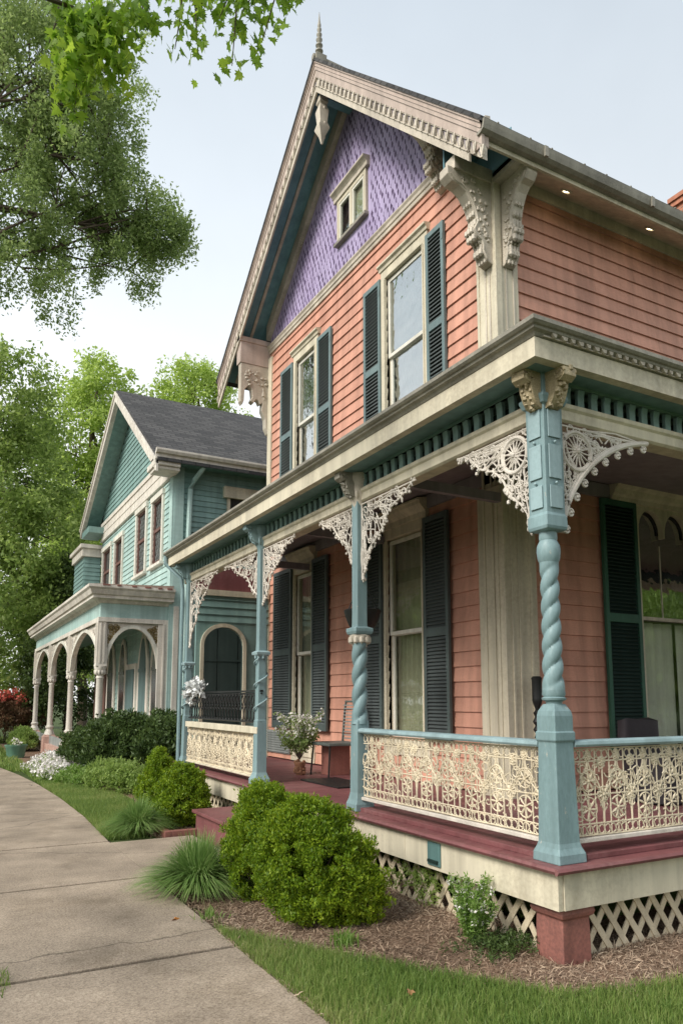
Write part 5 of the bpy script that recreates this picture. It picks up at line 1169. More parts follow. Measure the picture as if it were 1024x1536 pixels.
mb = MB(); mb.box(WORLD, 4.42, 4.66, Y0 - .06, Y0 - .0, .3, 3.3); mb.box(WORLD, 4.62, 4.74, Y0 - .14, Y0 - .06, .1, 3.72); mb.box(WORLD, 4.30, 4.42, Y0 - .04, Y0 + .02, .3, 3.3); mb.box(WORLD, 4.40, 4.44, Y0 - .08, Y0 - .06, .3, 3.3)
mb.build('end_pilaster', M['t_cream'], th_, bevel=.004)
mb = MB(); mb.box(WORLD, X0 + .1, 4.4, Y0 + .02, Y0 + .06, .3, .62); mb.box(WORLD, X0 + .02, X0 + .06, 20.7, 28.1, .3, .53); mb.build('porch_skirt', M['louvre_grey'], th_)
# wall behind the arcade: tall gothic windows, door
TW = front(TX - .03)
for k, (a, b) in enumerate(((17.0, 17.7), (18.3, 19.0), (20.7, 21.3), (22.2, 22.9))):
    mb = MB(); c = (a + b) / 2; hw = (b - a) / 2
    pts = [(a, .75), (b, .75), (b, 2.4)] + [(c + hw * (1 - t) ** .8, 2.4 + .75 * math.sin(t * PI / 2)) for t in (.2, .4, .6, .8, 1.0)] + [(c - hw * (1 - t) ** .8, 2.4 + .75 * math.sin(t * PI / 2)) for t in (.8, .6, .4, .2)] + [(a, 2.4)]
    mb.pw(TW, [(c + (u - c) * 1.5, z + (.14 if z > 2 else -.1)) for u, z in pts], .0, .05); w_ = mb.build('gothic_window', M['t_cream'], th_, bevel=.005)
    mb = MB(); mb.pw(TW, pts, .05, .056); mb.box(TW, a, b, .056, .075, 2.3, 2.38); mb.build('pane', M['darkglass'] if k != 1 else M['door_teal'], w_)
mb = MB(); mb.box(TW, 19.35, 20.45, .0, .06, .3, 2.55); d_ = mb.build('door', M['t_cream'], th_, bevel=.005)
mb = MB(); mb.box(TW, 19.47, 20.33, .06, .09, .3, 2.4); mb.build('door_leaf', M['door_teal'], d_, bevel=.005)
mb = MB(); mb.box(TW, 23.3, 25.0, 0, .05, .3, 3.3); mb.build('brown_wall_panel', M['winbrown'], th_)

# ================================================================== GROUND
def patch(name, poly, z, mat, kind='structure', n=None):
    mb = MB(); mb.add([Vector((x, y, z)) for x, y in poly], [list(range(len(poly)))]); o = mb.build(name, mat); o['kind'] = kind; return o
patch('ground', [(-400, -400), (400, -400), (400, 400), (-400, 400)], 0.0, M['soil'])
patch('road', [(-11, -300), (-4.5, -300), (-4.5, 300), (-11, 300)], 0.004, M['asphalt'])
# sidewalk slabs
mb = MB(); js = [-6.0, -3.9, -1.8, .35, 2.55, 4.69, 6.83, 8.69, 10.68, 12.9, 15.1, 17.3, 19.5, 21.7, 23.9, 26.1, 28.3, 30.5]
def xr(y): return 1.785 + .07 * max(0, min(1, (y - 8.8) / 1.8)) + (0 if y < 12 else -(y - 12) ** 2 * .0085)
for i in range(len(js) - 1):
    a, b = js[i] + .019, js[i + 1] - .019; h = .034 + random.uniform(-.003, .003); xl = lambda y: xr(y) - 1.42
    P = [Vector((xl(a), a, -.05)), Vector((xr(a), a, -.05)), Vector((xr(b), b, -.05)), Vector((xl(b), b, -.05)), Vector((xl(a), a, h)), Vector((xr(a), a, h)), Vector((xr(b), b, h)), Vector((xl(b), b, h))]
    mb.hexa(P)
mb.box(WORLD, 1.797, 2.74, 6.85, 8.66, -.05, .026)
o = mb.build('sidewalk', M['concrete'], bevel=.006); o['kind'] = 'structure'
mb = MB(); mb.box(WORLD, .36, 1.83, -6, 12, -.05, .006); o = mb.build('sidewalk_joint_fill', M['joint']); o['kind'] = 'structure'
o = None
mb = MB(); mb.box(WORLD, 2.42, 2.50, 8.70, 9.7, -.02, .085); mb.box(WORLD, 2.50, 2.80, 8.70, 8.78, -.02, .085); tag(mb.build('bed_edging', M['pier'], bevel=.008, loc=(2.46, 9.1, 0)), 'short terracotta edging strip beside the concrete walk at the steps', 'edging')
# mulch bed: lumpy sheet
from mathutils import noise as mnoise
def bedmesh(name, poly, mat, z=.006, amp=.018, step=.07):
    xs = [p[0] for p in poly]; ys = [p[1] for p in poly]
    def inside(x, y):
        c = False; j = len(poly) - 1
        for i in range(len(poly)):
            if (poly[i][1] > y) != (poly[j][1] > y) and x < (poly[j][0] - poly[i][0]) * (y - poly[i][1]) / (poly[j][1] - poly[i][1]) + poly[i][0]: c = not c
            j = i
        return c
    nx = int((max(xs) - min(xs)) / step) + 1; ny = int((max(ys) - min(ys)) / step) + 1; mb = MB(); idx = {}; vs = []
    for j in range(ny + 1):
        for i in range(nx + 1):
            x, y = min(xs) + i * step, min(ys) + j * step
            if inside(x, y):
                idx[(i, j)] = len(vs); h = mnoise.noise(Vector((x * 3, y * 3, 0))) * amp + mnoise.noise(Vector((x * 11, y * 11, 3))) * amp * .5
                ed = inside(x - .12, y) and inside(x, y - .12) and inside(x + .1, y)
                vs.append(Vector((x, y, z + (amp * .8 + h if ed else -.006))))
    fs = [(idx[(i, j)], idx[(i + 1, j)], idx[(i + 1, j + 1)], idx[(i, j + 1)]) for j in range(ny) for i in range(nx) if all(k in idx for k in ((i, j), (i + 1, j), (i + 1, j + 1), (i, j + 1)))]
    mb.add(vs, fs); o = mb.build(name, mat, smooth='full'); o['kind'] = 'structure'; return inside
BED1 = [(1.80, 6.83), (1.80, 5.30), (1.86, 4.98), (2.10, 4.55), (2.42, 4.05), (2.72, 3.55), (3.07, 3.10), (3.40, 2.98), (3.85, 2.92), (5.5, 2.80), (12, 2.7), (12, 4.05), (3.9, 4.05), (3.9, 6.83)]
BED2 = [(2.74, 8.70), (2.30, 8.75), (2.15, 9.6), (2.55, 10.6), (2.8, 12.0), (2.75, 13.2), (2.3, 14.6), (2.0, 16.5), (2.0, 30), (4.6, 30), (4.6, 12.4), (3.9, 12.4), (3.9, 8.70)]
in1 = bedmesh('mulch_bed', BED1, M['mulch'], step=.045); in2 = bedmesh('mulch_bed', BED2, M['mulch'], step=.12)
def scatter(fn, x0, x1, y0, y1, n):
    out = []
    while len(out) < n:
        x, y = random.uniform(x0, x1), random.uniform(y0, y1)
        if fn(x, y): out.append((x, y))
    return out
pts = scatter(lambda x, y: in1(x, y) and (x < 3.7 or y < 3.7) and (x < 6.5), 1.8, 6.5, 2.7, 6.83, 80000) + scatter(lambda x, y: in2(x, y) and x < 3.4, 2.0, 3.4, 8.7, 13, 7000)
pts += [(x + random.gauss(0, .03), y + random.gauss(0, .03)) for (x, y) in [random.choice(BED1[1:8]) for _ in range(500)]]
pts += [(random.gauss(1.80, .018), random.uniform(2.0, 5.2)) for _ in range(1600)]
P = np.array([(x, y, .012 + .022 * (mnoise.noise(Vector((x * 3, y * 3, 0))) + .8 * (random.random()))) for x, y in pts]); n = len(P)
an = RNG.uniform(0, 2 * PI, n); el = RNG.normal(0, .35, n); d = np.stack([np.cos(an) * np.cos(el), np.sin(an) * np.cos(el), np.sin(el)], 1); s_ = np.abs(RNG.normal(0, 1, n))[:, None] * .013 + .009
sd_ = np.stack([-np.sin(an), np.cos(an), RNG.normal(0, .5, n)], 1) * RNG.uniform(.0007, .0026, n)[:, None]
bend = np.cross(d, sd_); bend /= np.linalg.norm(bend, axis=1)[:, None]
V = np.stack([P - sd_, P + d * s_ - sd_ + bend * s_ * .2, P + 2 * d * s_ , P + d * s_ + sd_ + bend * s_ * .2, P + sd_], 1).reshape(-1, 3)
tag(npmesh('mulch_shreds', V, 5, [(0, 1, 2, 3, 4)], M['chip']), None, None, kind='stuff')
# grass
def blades(name, pts, h, wd, mat, lean=.35, hv=.4, z=0.0, seg=2, parent=None):
    n = len(pts); P = np.array([(x, y, z) for x, y in pts]); an = RNG.uniform(0, 2 * PI, n); H = h * (1 + hv * RNG.uniform(-1, 1, n)) ; W = wd * RNG.uniform(.7, 1.3, n)
    ln = np.abs(RNG.normal(0, lean, n)); la = RNG.uniform(0, 2 * PI, n); ld = np.stack([np.cos(la), np.sin(la), np.zeros(n)], 1); sd = np.stack([np.cos(an), np.sin(an), np.zeros(n)], 1) * W[:, None]
    up = np.array([0, 0, 1.0]); m = P + up * (H * .55)[:, None] + ld * (H * ln * .3)[:, None]; t = P + up * (H * (1 - .25 * ln))[:, None] + ld * (H * ln)[:, None]
    V = np.stack([P - sd, P + sd, m + sd * .7, m - sd * .7, t], 1).reshape(-1, 3)
    b = np.arange(n)[:, None] * 5; q = np.concatenate([b, b + 1, b + 2, b + 3], 1); tr = np.concatenate([b + 3, b + 2, b + 4], 1)
    me = bpy.data.meshes.new(name); me.vertices.add(len(V)); me.vertices.foreach_set('co', V.astype(np.float32).ravel())
    idx = np.concatenate([q.ravel(), tr.ravel()]); me.loops.add(len(idx)); me.loops.foreach_set('vertex_index', idx.astype(np.int32)); me.polygons.add(2 * n)
    me.polygons.foreach_set('loop_start', np.concatenate([np.arange(n) * 4, 4 * n + np.arange(n) * 3]).astype(np.int32)); me.materials.append(mat); me.update(calc_edges=True)
    o = bpy.data.objects.new(name, me); COL.objects.link(o); return o
def lawn1(x, y): return x > 1.80 and not in1(x, y) and not in2(x, y) and (y < 6.6 or y > 8.9) and not (1.7 < x < 2.8 and 6.7 < y < 8.8)
near = scatter(lambda x, y: lawn1(x, y) and y < 5.2, 1.80, 5.2, 2.0, 5.2, 80000)
near = [p for p in near if random.random() < .62 + .5 * mnoise.noise(Vector((p[0] * 2.2, p[1] * 2.2, 5))) + .25]
edge = [(random.uniform(1.77, 1.84), random.uniform(2.0, 5.0)) for _ in range(1500)] + [(x + random.gauss(0, .035), y + random.gauss(0, .035)) for x, y in [tuple(Vector(BED1[i]).lerp(Vector(BED1[i + 1]), random.random())) for i in [random.randint(2, 8) for _ in range(2600)]]]
edge = [p for p in edge if p[0] > 1.775]
far = scatter(lambda x, y: lawn1(x, y) and y > 8.9 and x < 3.2 and x > xr(y), 1.2, 3.2, 8.9, 18, 42000)
tag(blades('lawn_grass', near + edge, .068, .0024, M['grass'], lean=.5), None, None, kind='stuff')
tag(blades('lawn_grass', far, .075, .0042, M['grass'], lean=.55), None, None, kind='stuff')
far2 = scatter(lambda x, y: x > xr(y) + .02 and not in2(x, y) or x < xr(y) - 1.5, -1.5, 6.0, 18, 34, 16000)
tag(blades('lawn_grass', far2, .12, .012, M['grass'], lean=.5), None, None, kind='stuff')
lf = scatter(lambda x, y: x < xr(y) - 1.42, -1.2, .4, 1.5, 14, 9000) + [(random.gauss(.40, .03), random.gauss(4.75, .10)) for _ in range(160)]
tag(blades('lawn_grass', lf, .08, .004, M['grass']), None, None, kind='stuff')
for k, (x, y) in enumerate(((2.42, 4.42), (1.84, 5.35), (4.2, 3.0))):
    pts = [(random.gauss(x, .05), random.gauss(y, .045)) for _ in range(170 if k == 0 else 60)]; o = blades('weed_tuft', pts, .075, .005, M['fern'], lean=.8, z=.02)
    tag(o, ('small green weed tuft alone in the middle of the mulch', 'small weed tuft at the corner where mulch meets the sidewalk', 'small weed tuft in the mulch at the far right')[k], 'weed', 'weeds in the mulch')
# fallen leaves
def leaf_obj(x, y, z, s_, a, lab, cat, mat=None):
    mb = MB(); n = 11; ou = []
    for k in range(n * 2): q = 2 * PI * k / (2 * n); r = s_ * (1 if k % 2 == 0 else .62) * (1.15 if abs(math.sin(q)) < .5 else .6); ou.append(Vector((x + r * math.cos(q + a), y + r * math.sin(q + a), z + .012 * math.sin(q * 2) + .008)))
    mb.add([Vector((x, y, z + .012))] + ou, [(0, 1 + k, 1 + (k + 1) % (2 * n)) for k in range(2 * n)]); tag(mb.build('fallen_leaf', mat or M['orangeleaf'], loc=(x, y, z)), lab, cat, 'fallen leaves')
leaf_obj(1.60, 5.42, .030, .035, .4, 'small orange fallen leaf lying on the concrete sidewalk', 'leaf'); leaf_obj(2.30, 3.45, .06, .035, 1.4, 'small brown fallen leaf lying in the front lawn', 'leaf', M['brownleaf'])
# ================================================================== PLANTS
def crown_pts(ells, n, shell=.35):
    """clump centres spread through ellipsoids (cx,cy,cz,rx,ry,rz,weight)."""
    wt = np.array([e[6] for e in ells], float); wt /= wt.sum(); out = []
    for e, k in zip(ells, RNG.multinomial(n, wt)):
        d = rnd_dirs(k); r = RNG.uniform(shell, 1, k) ** .6; out.append(np.array(e[:3]) + d * r[:, None] * np.array(e[3:6]))
    return np.concatenate(out)
def tree(name, label, base, ells, nclump, per, crad, lsize, mat, trunk_r, group=None, trunk_top=None, droop=0.0, aspect=.5, limbs=14, branches=60, up=None):
    t = thing(name, label, 'tree', base, group); mb = MB(); b = Vector(base); top = Vector(trunk_top) if trunk_top else b + Vector((0, 0, max(e[2] for e in ells) - base[2]))
    tp = limb(mb, b - Vector((0, 0, .2)), top, trunk_r, trunk_r * .25, .03, 9, 9)
    C = crown_pts(ells, nclump); hubs = []
    for i in range(limbs):
        e = ells[i % len(ells)]; k = random.randint(5, 8); s_ = tp[k]; tgt = Vector(e[:3]) + Vector((random.uniform(-.5, .5) * e[3], random.uniform(-.5, .5) * e[4], random.uniform(-.4, .4) * e[5]))
        pl = limb(mb, s_, tgt, trunk_r * .22, trunk_r * .05, .12, 6, 6); hubs += pl[2:]
    for i in range(branches):
        c = Vector(C[random.randrange(len(C))]); h = min(random.sample(hubs, min(12, len(hubs))), key=lambda p: (p - c).length); limb(mb, h, c, trunk_r * .09, trunk_r * .02, .12, 4, 4)
    mb.build('trunk', M['bark'], t, smooth=True)
    P = cluster(C, crad * RNG.uniform(.55, 1.3, len(C)), per)
    P[:, 2] -= droop * RNG.uniform(0, 1, len(P)) ** 2
    npmesh('crown', leaves(P, lsize, aspect, droop=.25, up=up), 4, [(0, 1, 2, 3)], mat, t); return t
# the big tree at the upper left
K = 24 / 14.
def kk(e, y=24.0): return (e[0] * K, y + (e[1] - 14) * K, 1.6 + (e[2] - 1.6) * K, e[3] * K, e[4] * K, e[5] * K, e[6])
E1 = [kk(e) for e in ((.9, 14, 13.6, 1.2, 1.3, 1.3, 2.4), (1.9, 14, 13.0, 1.1, 1.1, 1.0, 1.5), (1.5, 14, 11.9, 1.3, 1.2, 1.0, 2.3), (2.6, 14, 11.45, 1.0, 1.1, .75, 1.6), (3.35, 13.8, 10.95, .72, .8, .55, 1.0), (.9, 14, 10.9, 1.0, 1.1, .8, 1.3), (1.9, 14, 10.4, 1.0, 1., .55, .8), (.7, 14, 9.7, .8, .9, .7, .6), (1.45, 14, 9.3, .5, .6, .5, .22), (3.0, 14, 10.1, .4, .5, .35, .18), (2.0, 14.2, 14.6, 1.3, 1.2, .9, 1.0), (.3, 14, 15.2, 1.2, 1.2, 1.2, .8))] + [(-1.4, 25, 14.8, 2.3, 2.3, 2.0, 1.6), (-2.6, 24.5, 21, 2.6, 2.6, 2.4, 1.6)]
tree('shade_tree', 'large fine-leaved grey-green tree spreading over the upper left corner', (-2.6, 24.0, 0), E1, 640, 165, .50, .125, M['lf_dark'], .40, 'street trees', trunk_top=(-1.6, 24, 21), droop=.55, limbs=20, branches=170)
# background trees
E2 = [(1.6, 31, 13.2, 2.2, 2.5, 2.4, 2), (2.2, 31, 10.0, 2.3, 2.5, 2.4, 2), (3.4, 31, 8.0, 2.2, 2.2, 2.2, 1.6), (2.0, 31, 6.0, 2.4, 2.4, 2.6, 2), (4.2, 32, 5.0, 1.8, 2, 2.4, 1.3), (1.5, 32, 3.2, 2.2, 2, 2.2, 1)]
tree('tall_tree', 'tall mid green tree at the far left edge beyond the sidewalk', (.9, 31.5, 0), E2, 400, 100, .66, .19, M['lf_mid'], .28, 'trees behind the houses', limbs=16, branches=90)
E3 = [(6.3, 37, 17.2, 1.9, 2, 1.7, 1.5), (5.3, 37, 14.3, 2.2, 2, 2.2, 2), (7.6, 37, 14.6, 2.0, 2, 2.4, 2), (6.3, 37, 11.5, 2.6, 2, 2.2, 2), (5.6, 37, 8.2, 2.0, 2, 2.6, 1.6), (6.0, 37, 4.6, 2.2, 2, 2.6, 1.4)]
tree('tall_tree', 'tall light green tree rising left of the aqua gable', (6.2, 37.3, 0), E3, 330, 95, .64, .20, M['lf_bright'], .26, 'trees behind the houses', limbs=16, branches=90)
E4 = [(11.2, 38, 18.2, 1.9, 2, 1.9, 1.6), (13.4, 38, 16.2, 2.0, 2, 1.6, 1.2), (12.4, 38, 18.3, 1.6, 2, 2.0, 1.2), (9.8, 38, 16.2, 2.0, 2, 1.7, 1.3), (11.5, 38, 14.0, 3.4, 2.2, 2.2, 2), (16.2, 38, 15.6, 1.8, 2, 1.8, .9)]
tree('tall_tree', 'yellow-green tree showing above the dark shingle roof of the aqua house', (11.8, 38.3, 0), E4, 300, 95, .62, .20, M['lf_bright'], .28, 'trees behind the houses', branches=60)
E5 = [(3.6, 44, 14, 2.6, 2.5, 3, 1.5), (4.6, 45, 9.5, 3.2, 2.5, 3, 1.8), (3.5, 45, 5, 3.4, 2.5, 3, 1.8), (6.8, 45, 5, 3.0, 2.5, 3.5, 1.5), (6.5, 45, 11, 2.0, 2, 3, 1)]
tree('tall_tree', 'dark green tree filling the gap behind the left arcade', (4.4, 45.5, 0), E5, 300, 90, .8, .23, M['lf_mid'], .26, 'trees behind the houses', branches=50)
E6 = [(3.6, 29.8, 2.6, 1.0, 1.0, 1.6, 1), (4.4, 30.2, 4.2, 1.1, 1.0, 2.0, 1), (5.0, 31, 2.2, 1.3, 1, 1.9, 1), (4.6, 30.4, 6.0, .9, .9, 1.4, .7)]
tree('small_tree', 'dark bushy young tree just beyond the end of the arcaded porch', (4.5, 30.4, 0), E6, 240, 110, .42, .13, M['lf_shrub'], .10, branches=30)
# trees across the street (seen only in the window panes)
for i, (x, y, z) in enumerate(((-14, 33, 7), (-15, 44, 8), (-17, 56, 8), (-24, 68, 9), (-13, 24, 5.5), (22, -9, 6), (29, -13, 7), (37, -17, 8), (46, -24, 9), (14, -16, 5))):
    E_ = [(x, y, z, 4.2, 4.2, 3.4, 2), (x + 1.5, y + 1, z + 2.5, 2.6, 2.6, 2, 1), (x - 2, y - 1.5, z - 2.2, 3.2, 3.2, 2.4, 1.2), (x + 2, y + 1, z - 3, 3, 3, 2, 1)]
    tree('street_tree', ('green tree across the street', 'green tree across the street')[0] + ' mirrored in the panes', (x, y, 0), E_, 210, 80, 1.0, .42, M['lf_mid'], .26, 'trees across the street', branches=6)
# ---- maple bough near the camera: the tree stands left of the sidewalk
mp = thing('maple_tree', 'maple with bright green lobed leaves hanging into the top of the picture', 'tree', (-2.2, 4.2, 0), 'street trees')
mb = MB(); tp = limb(mb, (-2.2, 4.2, -.2), (-1.8, 4.4, 9.0), .22, .08, .02, 8, 10)
hubs = []
boughs = [((-2.0, 4.3, 5.2), (.62, 4.85, 6.35)), ((-2.0, 4.3, 5.8), (1.35, 4.5, 6.75)), ((-1.9, 4.3, 6.2), (2.0, 4.05, 6.95)), ((-1.9, 4.3, 6.4), (.3, 5.4, 7.2))]
for a, b in boughs: hubs.append(limb(mb, a, b, .05, .012, .05, 8, 6))
tw = [((.55, 4.83, 6.3), (.58, 4.82, 5.60), 150), ((.75, 4.78, 6.35), (.80, 4.70, 5.85), 120), ((.45, 4.9, 6.35), (.40, 4.90, 6.05), 50), ((.70, 4.8, 6.4), (.62, 4.75, 5.95), 110), ((.9, 4.7, 6.5), (.95, 4.6, 6.18), 60), ((.65, 4.8, 6.4), (.68, 4.8, 6.1), 60),
      ((1.2, 4.5, 6.6), (1.16, 4.5, 6.02), 20), ((1.3, 4.5, 6.6), (1.30, 4.42, 5.98), 18), ((1.6, 4.3, 6.7), (1.50, 4.30, 5.88), 26), ((1.55, 4.3, 6.7), (1.42, 4.35, 6.25), 40), ((1.8, 4.1, 6.8), (1.66, 4.15, 6.02), 34), ((1.7, 4.2, 6.7), (1.55, 4.25, 6.28), 44), ((1.9, 4.1, 6.8), (1.80, 4.08, 6.34), 26), ((1.35, 4.45, 6.6), (1.25, 4.45, 6.38), 24)]
leafc = []
for a, b, n in tw:
    a, b = Vector(a), Vector(b); mb.tube([a, a.lerp(b, .5) + Vector((random.uniform(-.04, .04), random.uniform(-.04, .04), .03)), b], [.008, .006, .003], 5)
    for i in range(int(n * 1.45)):
        t = random.random() ** .7; c = a.lerp(b, t) + Vector((random.gauss(0, .075), random.gauss(0, .09), random.gauss(0, .05))); leafc.append(c)
for a, b in boughs:
    for i in range(150): t = random.uniform(.42, 1.02); leafc.append(Vector(a).lerp(Vector(b), t) + Vector((random.gauss(0, .16), random.gauss(0, .2), random.gauss(.12, .13))))
mb.build('trunk', M['bark'], mp, smooth=True)
sil = [(0, 0), (.18, .10), (.42, .06), (.30, .22), (.50, .42), (.30, .42), (.34, .62), (.16, .58), (0, 1.0)]
sil = sil + [(-x, y) for x, y in sil[-2:0:-1]]; ns = len(sil); V = []
for c in leafc:
    if -.03 < c.x / c.y < .082: continue
    s_ = random.uniform(.055, .10); d = Vector((random.gauss(0, .6), random.gauss(0, .6), -1)).normalized(); x = d.cross(Vector((random.gauss(0, 1), random.gauss(0, 1), random.gauss(0, .4)))).normalized(); nn = d.cross(x)
    for (a, b) in [(0, .45)] + sil: V.append(c + x * a * s_ * 1.15 + d * b * s_ + nn * (abs(a) * .25 * s_ - .12 * s_ * b * b))
V = np.array([tuple(v) for v in V]); npmesh('leaves', V, ns + 1, [(0, 1 + k, 1 + (k + 1) % ns) for k in range(ns)], M['lf_maple'], mp)

# ---- shrubs
def shrub(name, label, cat, base, ells, n, per, crad, lsize, mat, group=None, aspect=.45, flowers=None, up=(0, 0, .9), stems=14, shell=.8, full=False):
    t = thing(name, label, cat, base, group); C = []
    wt = np.array([e[3] * e[4] + e[4] * e[5] + e[3] * e[5] for e in ells]); wt /= wt.sum()
    for e, k in zip(ells, RNG.multinomial(n, wt)):
        d = rnd_dirs(k); d[:, 2] = np.where(full, np.maximum(d[:, 2], -.85), np.abs(d[:, 2]) - .35 * (RNG.uniform(0, 1, k) < .35)); r = RNG.uniform(shell, 1.03, k) * (1 + .13 * np.sin(d[:, 0] * 7 + base[0] * 9) * np.sin(d[:, 1] * 8 + 1) + .10 * np.sin(d[:, 2] * 11 + d[:, 0] * 5) + (.16 * (RNG.uniform(0, 1, k) < .06))); C.append(np.array(e[:3]) + d * r[:, None] * np.array(e[3:6]))
    C = np.concatenate(C); C = C[C[:, 2] > base[2] + .02]
    mb = MB()
    for i in range(stems): c = Vector(C[random.randrange(len(C))]); limb(mb, Vector(base) + Vector((random.uniform(-.05, .05), random.uniform(-.05, .05), -.03)), c, .014, .004, .1, 4, 5)
    mb.build('stems', M['bark'], t)
    P = cluster(C, crad * RNG.uniform(.6, 1.3, len(C)), per); P = P[P[:, 2] > base[2]]
    npmesh('foliage', leaves(P, lsize, aspect, up=np.array(up)), 4, [(0, 1, 2, 3)], mat, t)
    if flowers:
        fm, fn, fs, zmin = flowers; Q = C[C[:, 2] > zmin]; P = cluster(Q, crad * 1.2, max(1, fn // len(Q))) + np.array((0, 0, crad * .6)); npmesh('blossoms', leaves(P, fs, .9, up=np.array((0, 0, .4))), 4, [(0, 1, 2, 3)], fm, t)
    return t
bx = 'rounded evergreens by the steps'
shrub('boxwood', 'largest rounded bright green evergreen in front of the lattice', 'shrub', (2.52, 5.00, 0), [(2.52, 4.96, .38, .37, .37, .38), (2.48, 5.02, .64, .28, .28, .25), (2.72, 4.84, .22, .24, .24, .24), (2.38, 5.2, .44, .28, .3, .32)], 2300, 44, .040, .025, M['lf_box'], bx, full=True)
shrub('boxwood', 'rounded evergreen behind the largest one, against the deck', 'shrub', (2.42, 5.74, 0), [(2.42, 5.74, .40, .31, .34, .40), (2.43, 5.76, .70, .21, .24, .22)], 1500, 42, .040, .025, M['lf_box'], bx, full=True)
shrub('boxwood', 'narrow cone-topped evergreen, left one of the pair beyond the steps', 'shrub', (2.78, 10.4, 0), [(2.78, 10.4, .32, .27, .32, .32), (2.78, 10.4, .62, .17, .2, .24), (2.78, 10.4, .80, .08, .1, .14)], 1000, 40, .045, .030, M['lf_box'], bx, full=True)
shrub('boxwood', 'round evergreen beside the porch step, right one of the pair', 'shrub', (2.82, 9.4, 0), [(2.82, 9.4, .32, .33, .33, .34), (2.84, 9.4, .56, .24, .24, .22)], 1100, 40, .045, .030, M['lf_box'], bx, full=True)
sg = 'dark shrubs before the aqua porch'
shrub('leafy_shrub', 'dark leafy shrub under the round arch of the aqua porch', 'shrub', (3.55, 15.6, 0), [(3.5, 15.6, .70, .75, .7, .62), (3.2, 15.4, .45, .6, .6, .5)], 620, 60, .13, .075, M['lf_shrub'], sg, shell=.7)
shrub('leafy_shrub', 'dark leafy shrub between the aqua porch and the leftmost blue post', 'shrub', (4.1, 14.5, 0), [(4.0, 14.4, .62, .6, .7, .55), (4.2, 14.9, .8, .5, .6, .5)], 560, 60, .13, .075, M['lf_shrub'], sg, shell=.7)
shrub('leafy_shrub', 'green shrub in front of the corner column of the aqua porch', 'shrub', (2.9, 16.6, 0), [(2.9, 16.6, .5, .5, .9, .48), (3.15, 16.2, .75, .4, .5, .40)], 480, 60, .12, .07, M['lf_shrub'], sg, shell=.7)
shrub('leafy_shrub', 'low spreading light green shrub at the front of the left bed', 'shrub', (3.0, 13.9, 0), [(2.95, 13.9, .16, .5, 1.1, .30), (3.2, 13.0, .14, .35, .5, .26)], 420, 46, .10, .06, M['lf_mid'], sg)
shrub('low_flowers', 'mound of white blossoms at the left bed edge by the sidewalk', 'flowers', (2.35, 17.1, 0), [(2.4, 17.4, .10, .50, 1.2, .26), (2.15, 16.0, .06, .35, .8, .2)], 420, 30, .09, .05, M['lf_mid'], None, flowers=(M['fl_white'], 6500, .05, .08))
shrub('low_flowers', 'low green groundcover clump beside the white flowers', 'plant', (2.6, 15.3, 0), [(2.55, 15.2, .05, .45, .8, .22)], 300, 40, .09, .05, M['fern'], None)
shrub('red_shrub', 'reddish brown hedge topped with coral blossoms at the far left', 'shrub', (2.3, 30.5, 0), [(1.9, 30.5, .8, 1.2, 1.2, .9), (2.9, 30.8, .85, 1.0, 1.1, .9)], 520, 60, .18, .10, M['lf_red'], None, flowers=(M['fl_red'], 2200, .11, 1.45))
shrub('yellow_shrub', 'small yellow-green shrub at the foot of the far arcade plinths', 'shrub', (2.55, 25.5, 0), [(2.5, 25.5, .25, .35, .8, .38)], 200, 50, .12, .08, M['lf_mid'], None)
# ornamental grasses
def fountain(label, x, y, n, h, rad, grp):
    t = thing('ornamental_grass', label, 'ornamental grass', (x, y, 0), grp); V = []; F_ = []
    an = RNG.uniform(0, 2 * PI, n); H = h * RNG.uniform(.5, 1.1, n); O = rad * RNG.uniform(.1, 1.1, n); W = RNG.uniform(.0026, .0058, n); rb = RNG.uniform(0, .09, n); seg = 6
    for i in range(n):
        d = Vector((math.cos(an[i]), math.sin(an[i]), 0)); s_ = Vector((-d.y, d.x, 0)) * W[i]; tw = random.uniform(-.3, .3); d2 = (d + Vector((-d.y, d.x, 0)) * tw)
        for k in range(seg + 1):
            t_ = k / seg; q = Vector((x, y, 0)) + d * rb[i] + d2 * O[i] * t_ ** 1.5 + Vector((0, 0, H[i] * (1.9 * t_ - 1.15 * t_ ** 2.2 * (O[i] / rad) - .35 * t_))); q.z = max(.015, q.z); f = 1 - t_ ** 3 * .9
            V += [tuple(q - s_ * f), tuple(q + s_ * f)]
    npmesh('blades', np.array(V), 2 * (seg + 1), [(2 * k, 2 * k + 1, 2 * k + 3, 2 * k + 2) for k in range(seg)], M['orn'], t)
fountain('nearer fountain grass clump spilling over the sidewalk edge', 2.00, 6.15, 3000, .36, .52, 'fountain grasses')
fountain('farther fountain grass clump between the lawn and the small evergreens', 2.22, 9.15, 2200, .32, .44, 'fountain grasses')
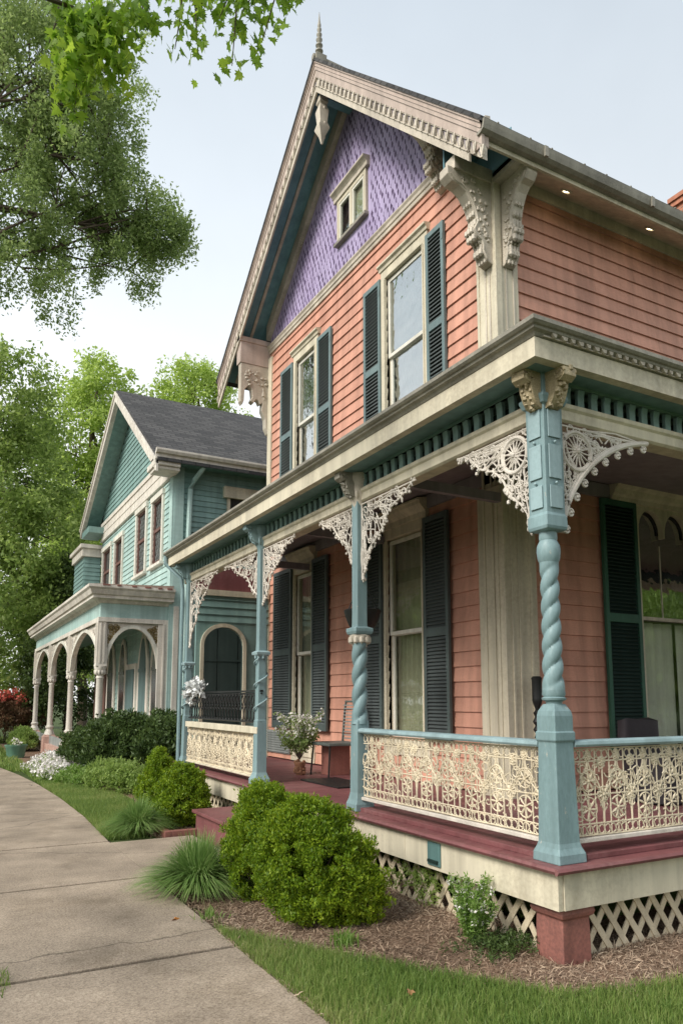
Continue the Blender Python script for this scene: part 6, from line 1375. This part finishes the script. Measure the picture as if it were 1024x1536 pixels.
# feathery plant by the lattice
fp = thing('feathery_plant', 'feathery light green plant with a few white tips in front of the lattice', 'plant', (3.14, 3.98, 0)); C = []
mb = MB()
for i in range(34):
    q = random.uniform(0, 2 * PI); r = random.uniform(.02, .17); h = random.uniform(.16, .40); a = Vector((3.14, 3.98, .02)); b = a + Vector((r * math.cos(q), r * math.sin(q), h)); mb.tube([a, a.lerp(b, .6) + Vector((0, 0, .03)), b], [.004, .003, .0015], 4)
    for k in range(12): C.append(tuple(a.lerp(b, .25 + .75 * k / 11) + Vector((0, 0, .015))))
mb.build('stems', M['fern'], fp); npmesh('foliage', leaves(cluster(C, .03, 18), .026, .35, up=np.array((0, 0, .5))), 4, [(0, 1, 2, 3)], M['fern'], fp)
npmesh('white_tips', leaves(cluster([c for c in C if c[2] > .18][::4], .022, 12), .02, .6), 4, [(0, 1, 2, 3)], M['fl_white'], fp)
C2 = [(3.22 + random.gauss(0, .13), 3.82 + random.gauss(0, .09), random.uniform(.03, .12)) for _ in range(160)]
gc = npmesh('creeping_plant', leaves(cluster(C2, .035, 16), .026, .3), 4, [(0, 1, 2, 3)], M['lf_shrub'], None, loc=(3.22, 3.82, 0)); tag(gc, 'low dull green creeper around the foot of the feathery plant', 'plant')
C3 = [(3.40 + random.gauss(0, .02), 5.0 + random.gauss(0, .22), random.uniform(.05, .30)) for _ in range(60)]
gc = npmesh('climbing_vine', leaves(cluster(C3, .03, 10), .03, .5), 4, [(0, 1, 2, 3)], M['lf_mid'], None, loc=(3.40, 5.0, 0)); tag(gc, 'thin green vine growing up the white lattice near the big evergreen', 'vine')
# tub at the far left
tb = thing('garden_tub', 'small pale green tub with white flowers on the lawn at the far left', 'planter', (2.02, 22.5, 0))
mb = MB(); mb.lathe((2.02, 22.5, 0), [(.22, 0), (.27, .30), (.30, .34), (.30, .37), (.25, .37), (.24, .30)], 20); mb.build('tub', M['bin'], tb, smooth=True)
npmesh('foliage', leaves(cluster([(2.02 + random.gauss(0, .1), 22.5 + random.gauss(0, .1), .44) for _ in range(14)], .08, 24), .06, .5), 4, [(0, 1, 2, 3)], M['lf_mid'], tb)
npmesh('blossoms', leaves(cluster([(1.98, 22.4, .48), (2.05, 22.3, .40)], .09, 60), .05, .9), 4, [(0, 1, 2, 3)], M['fl_white'], tb)
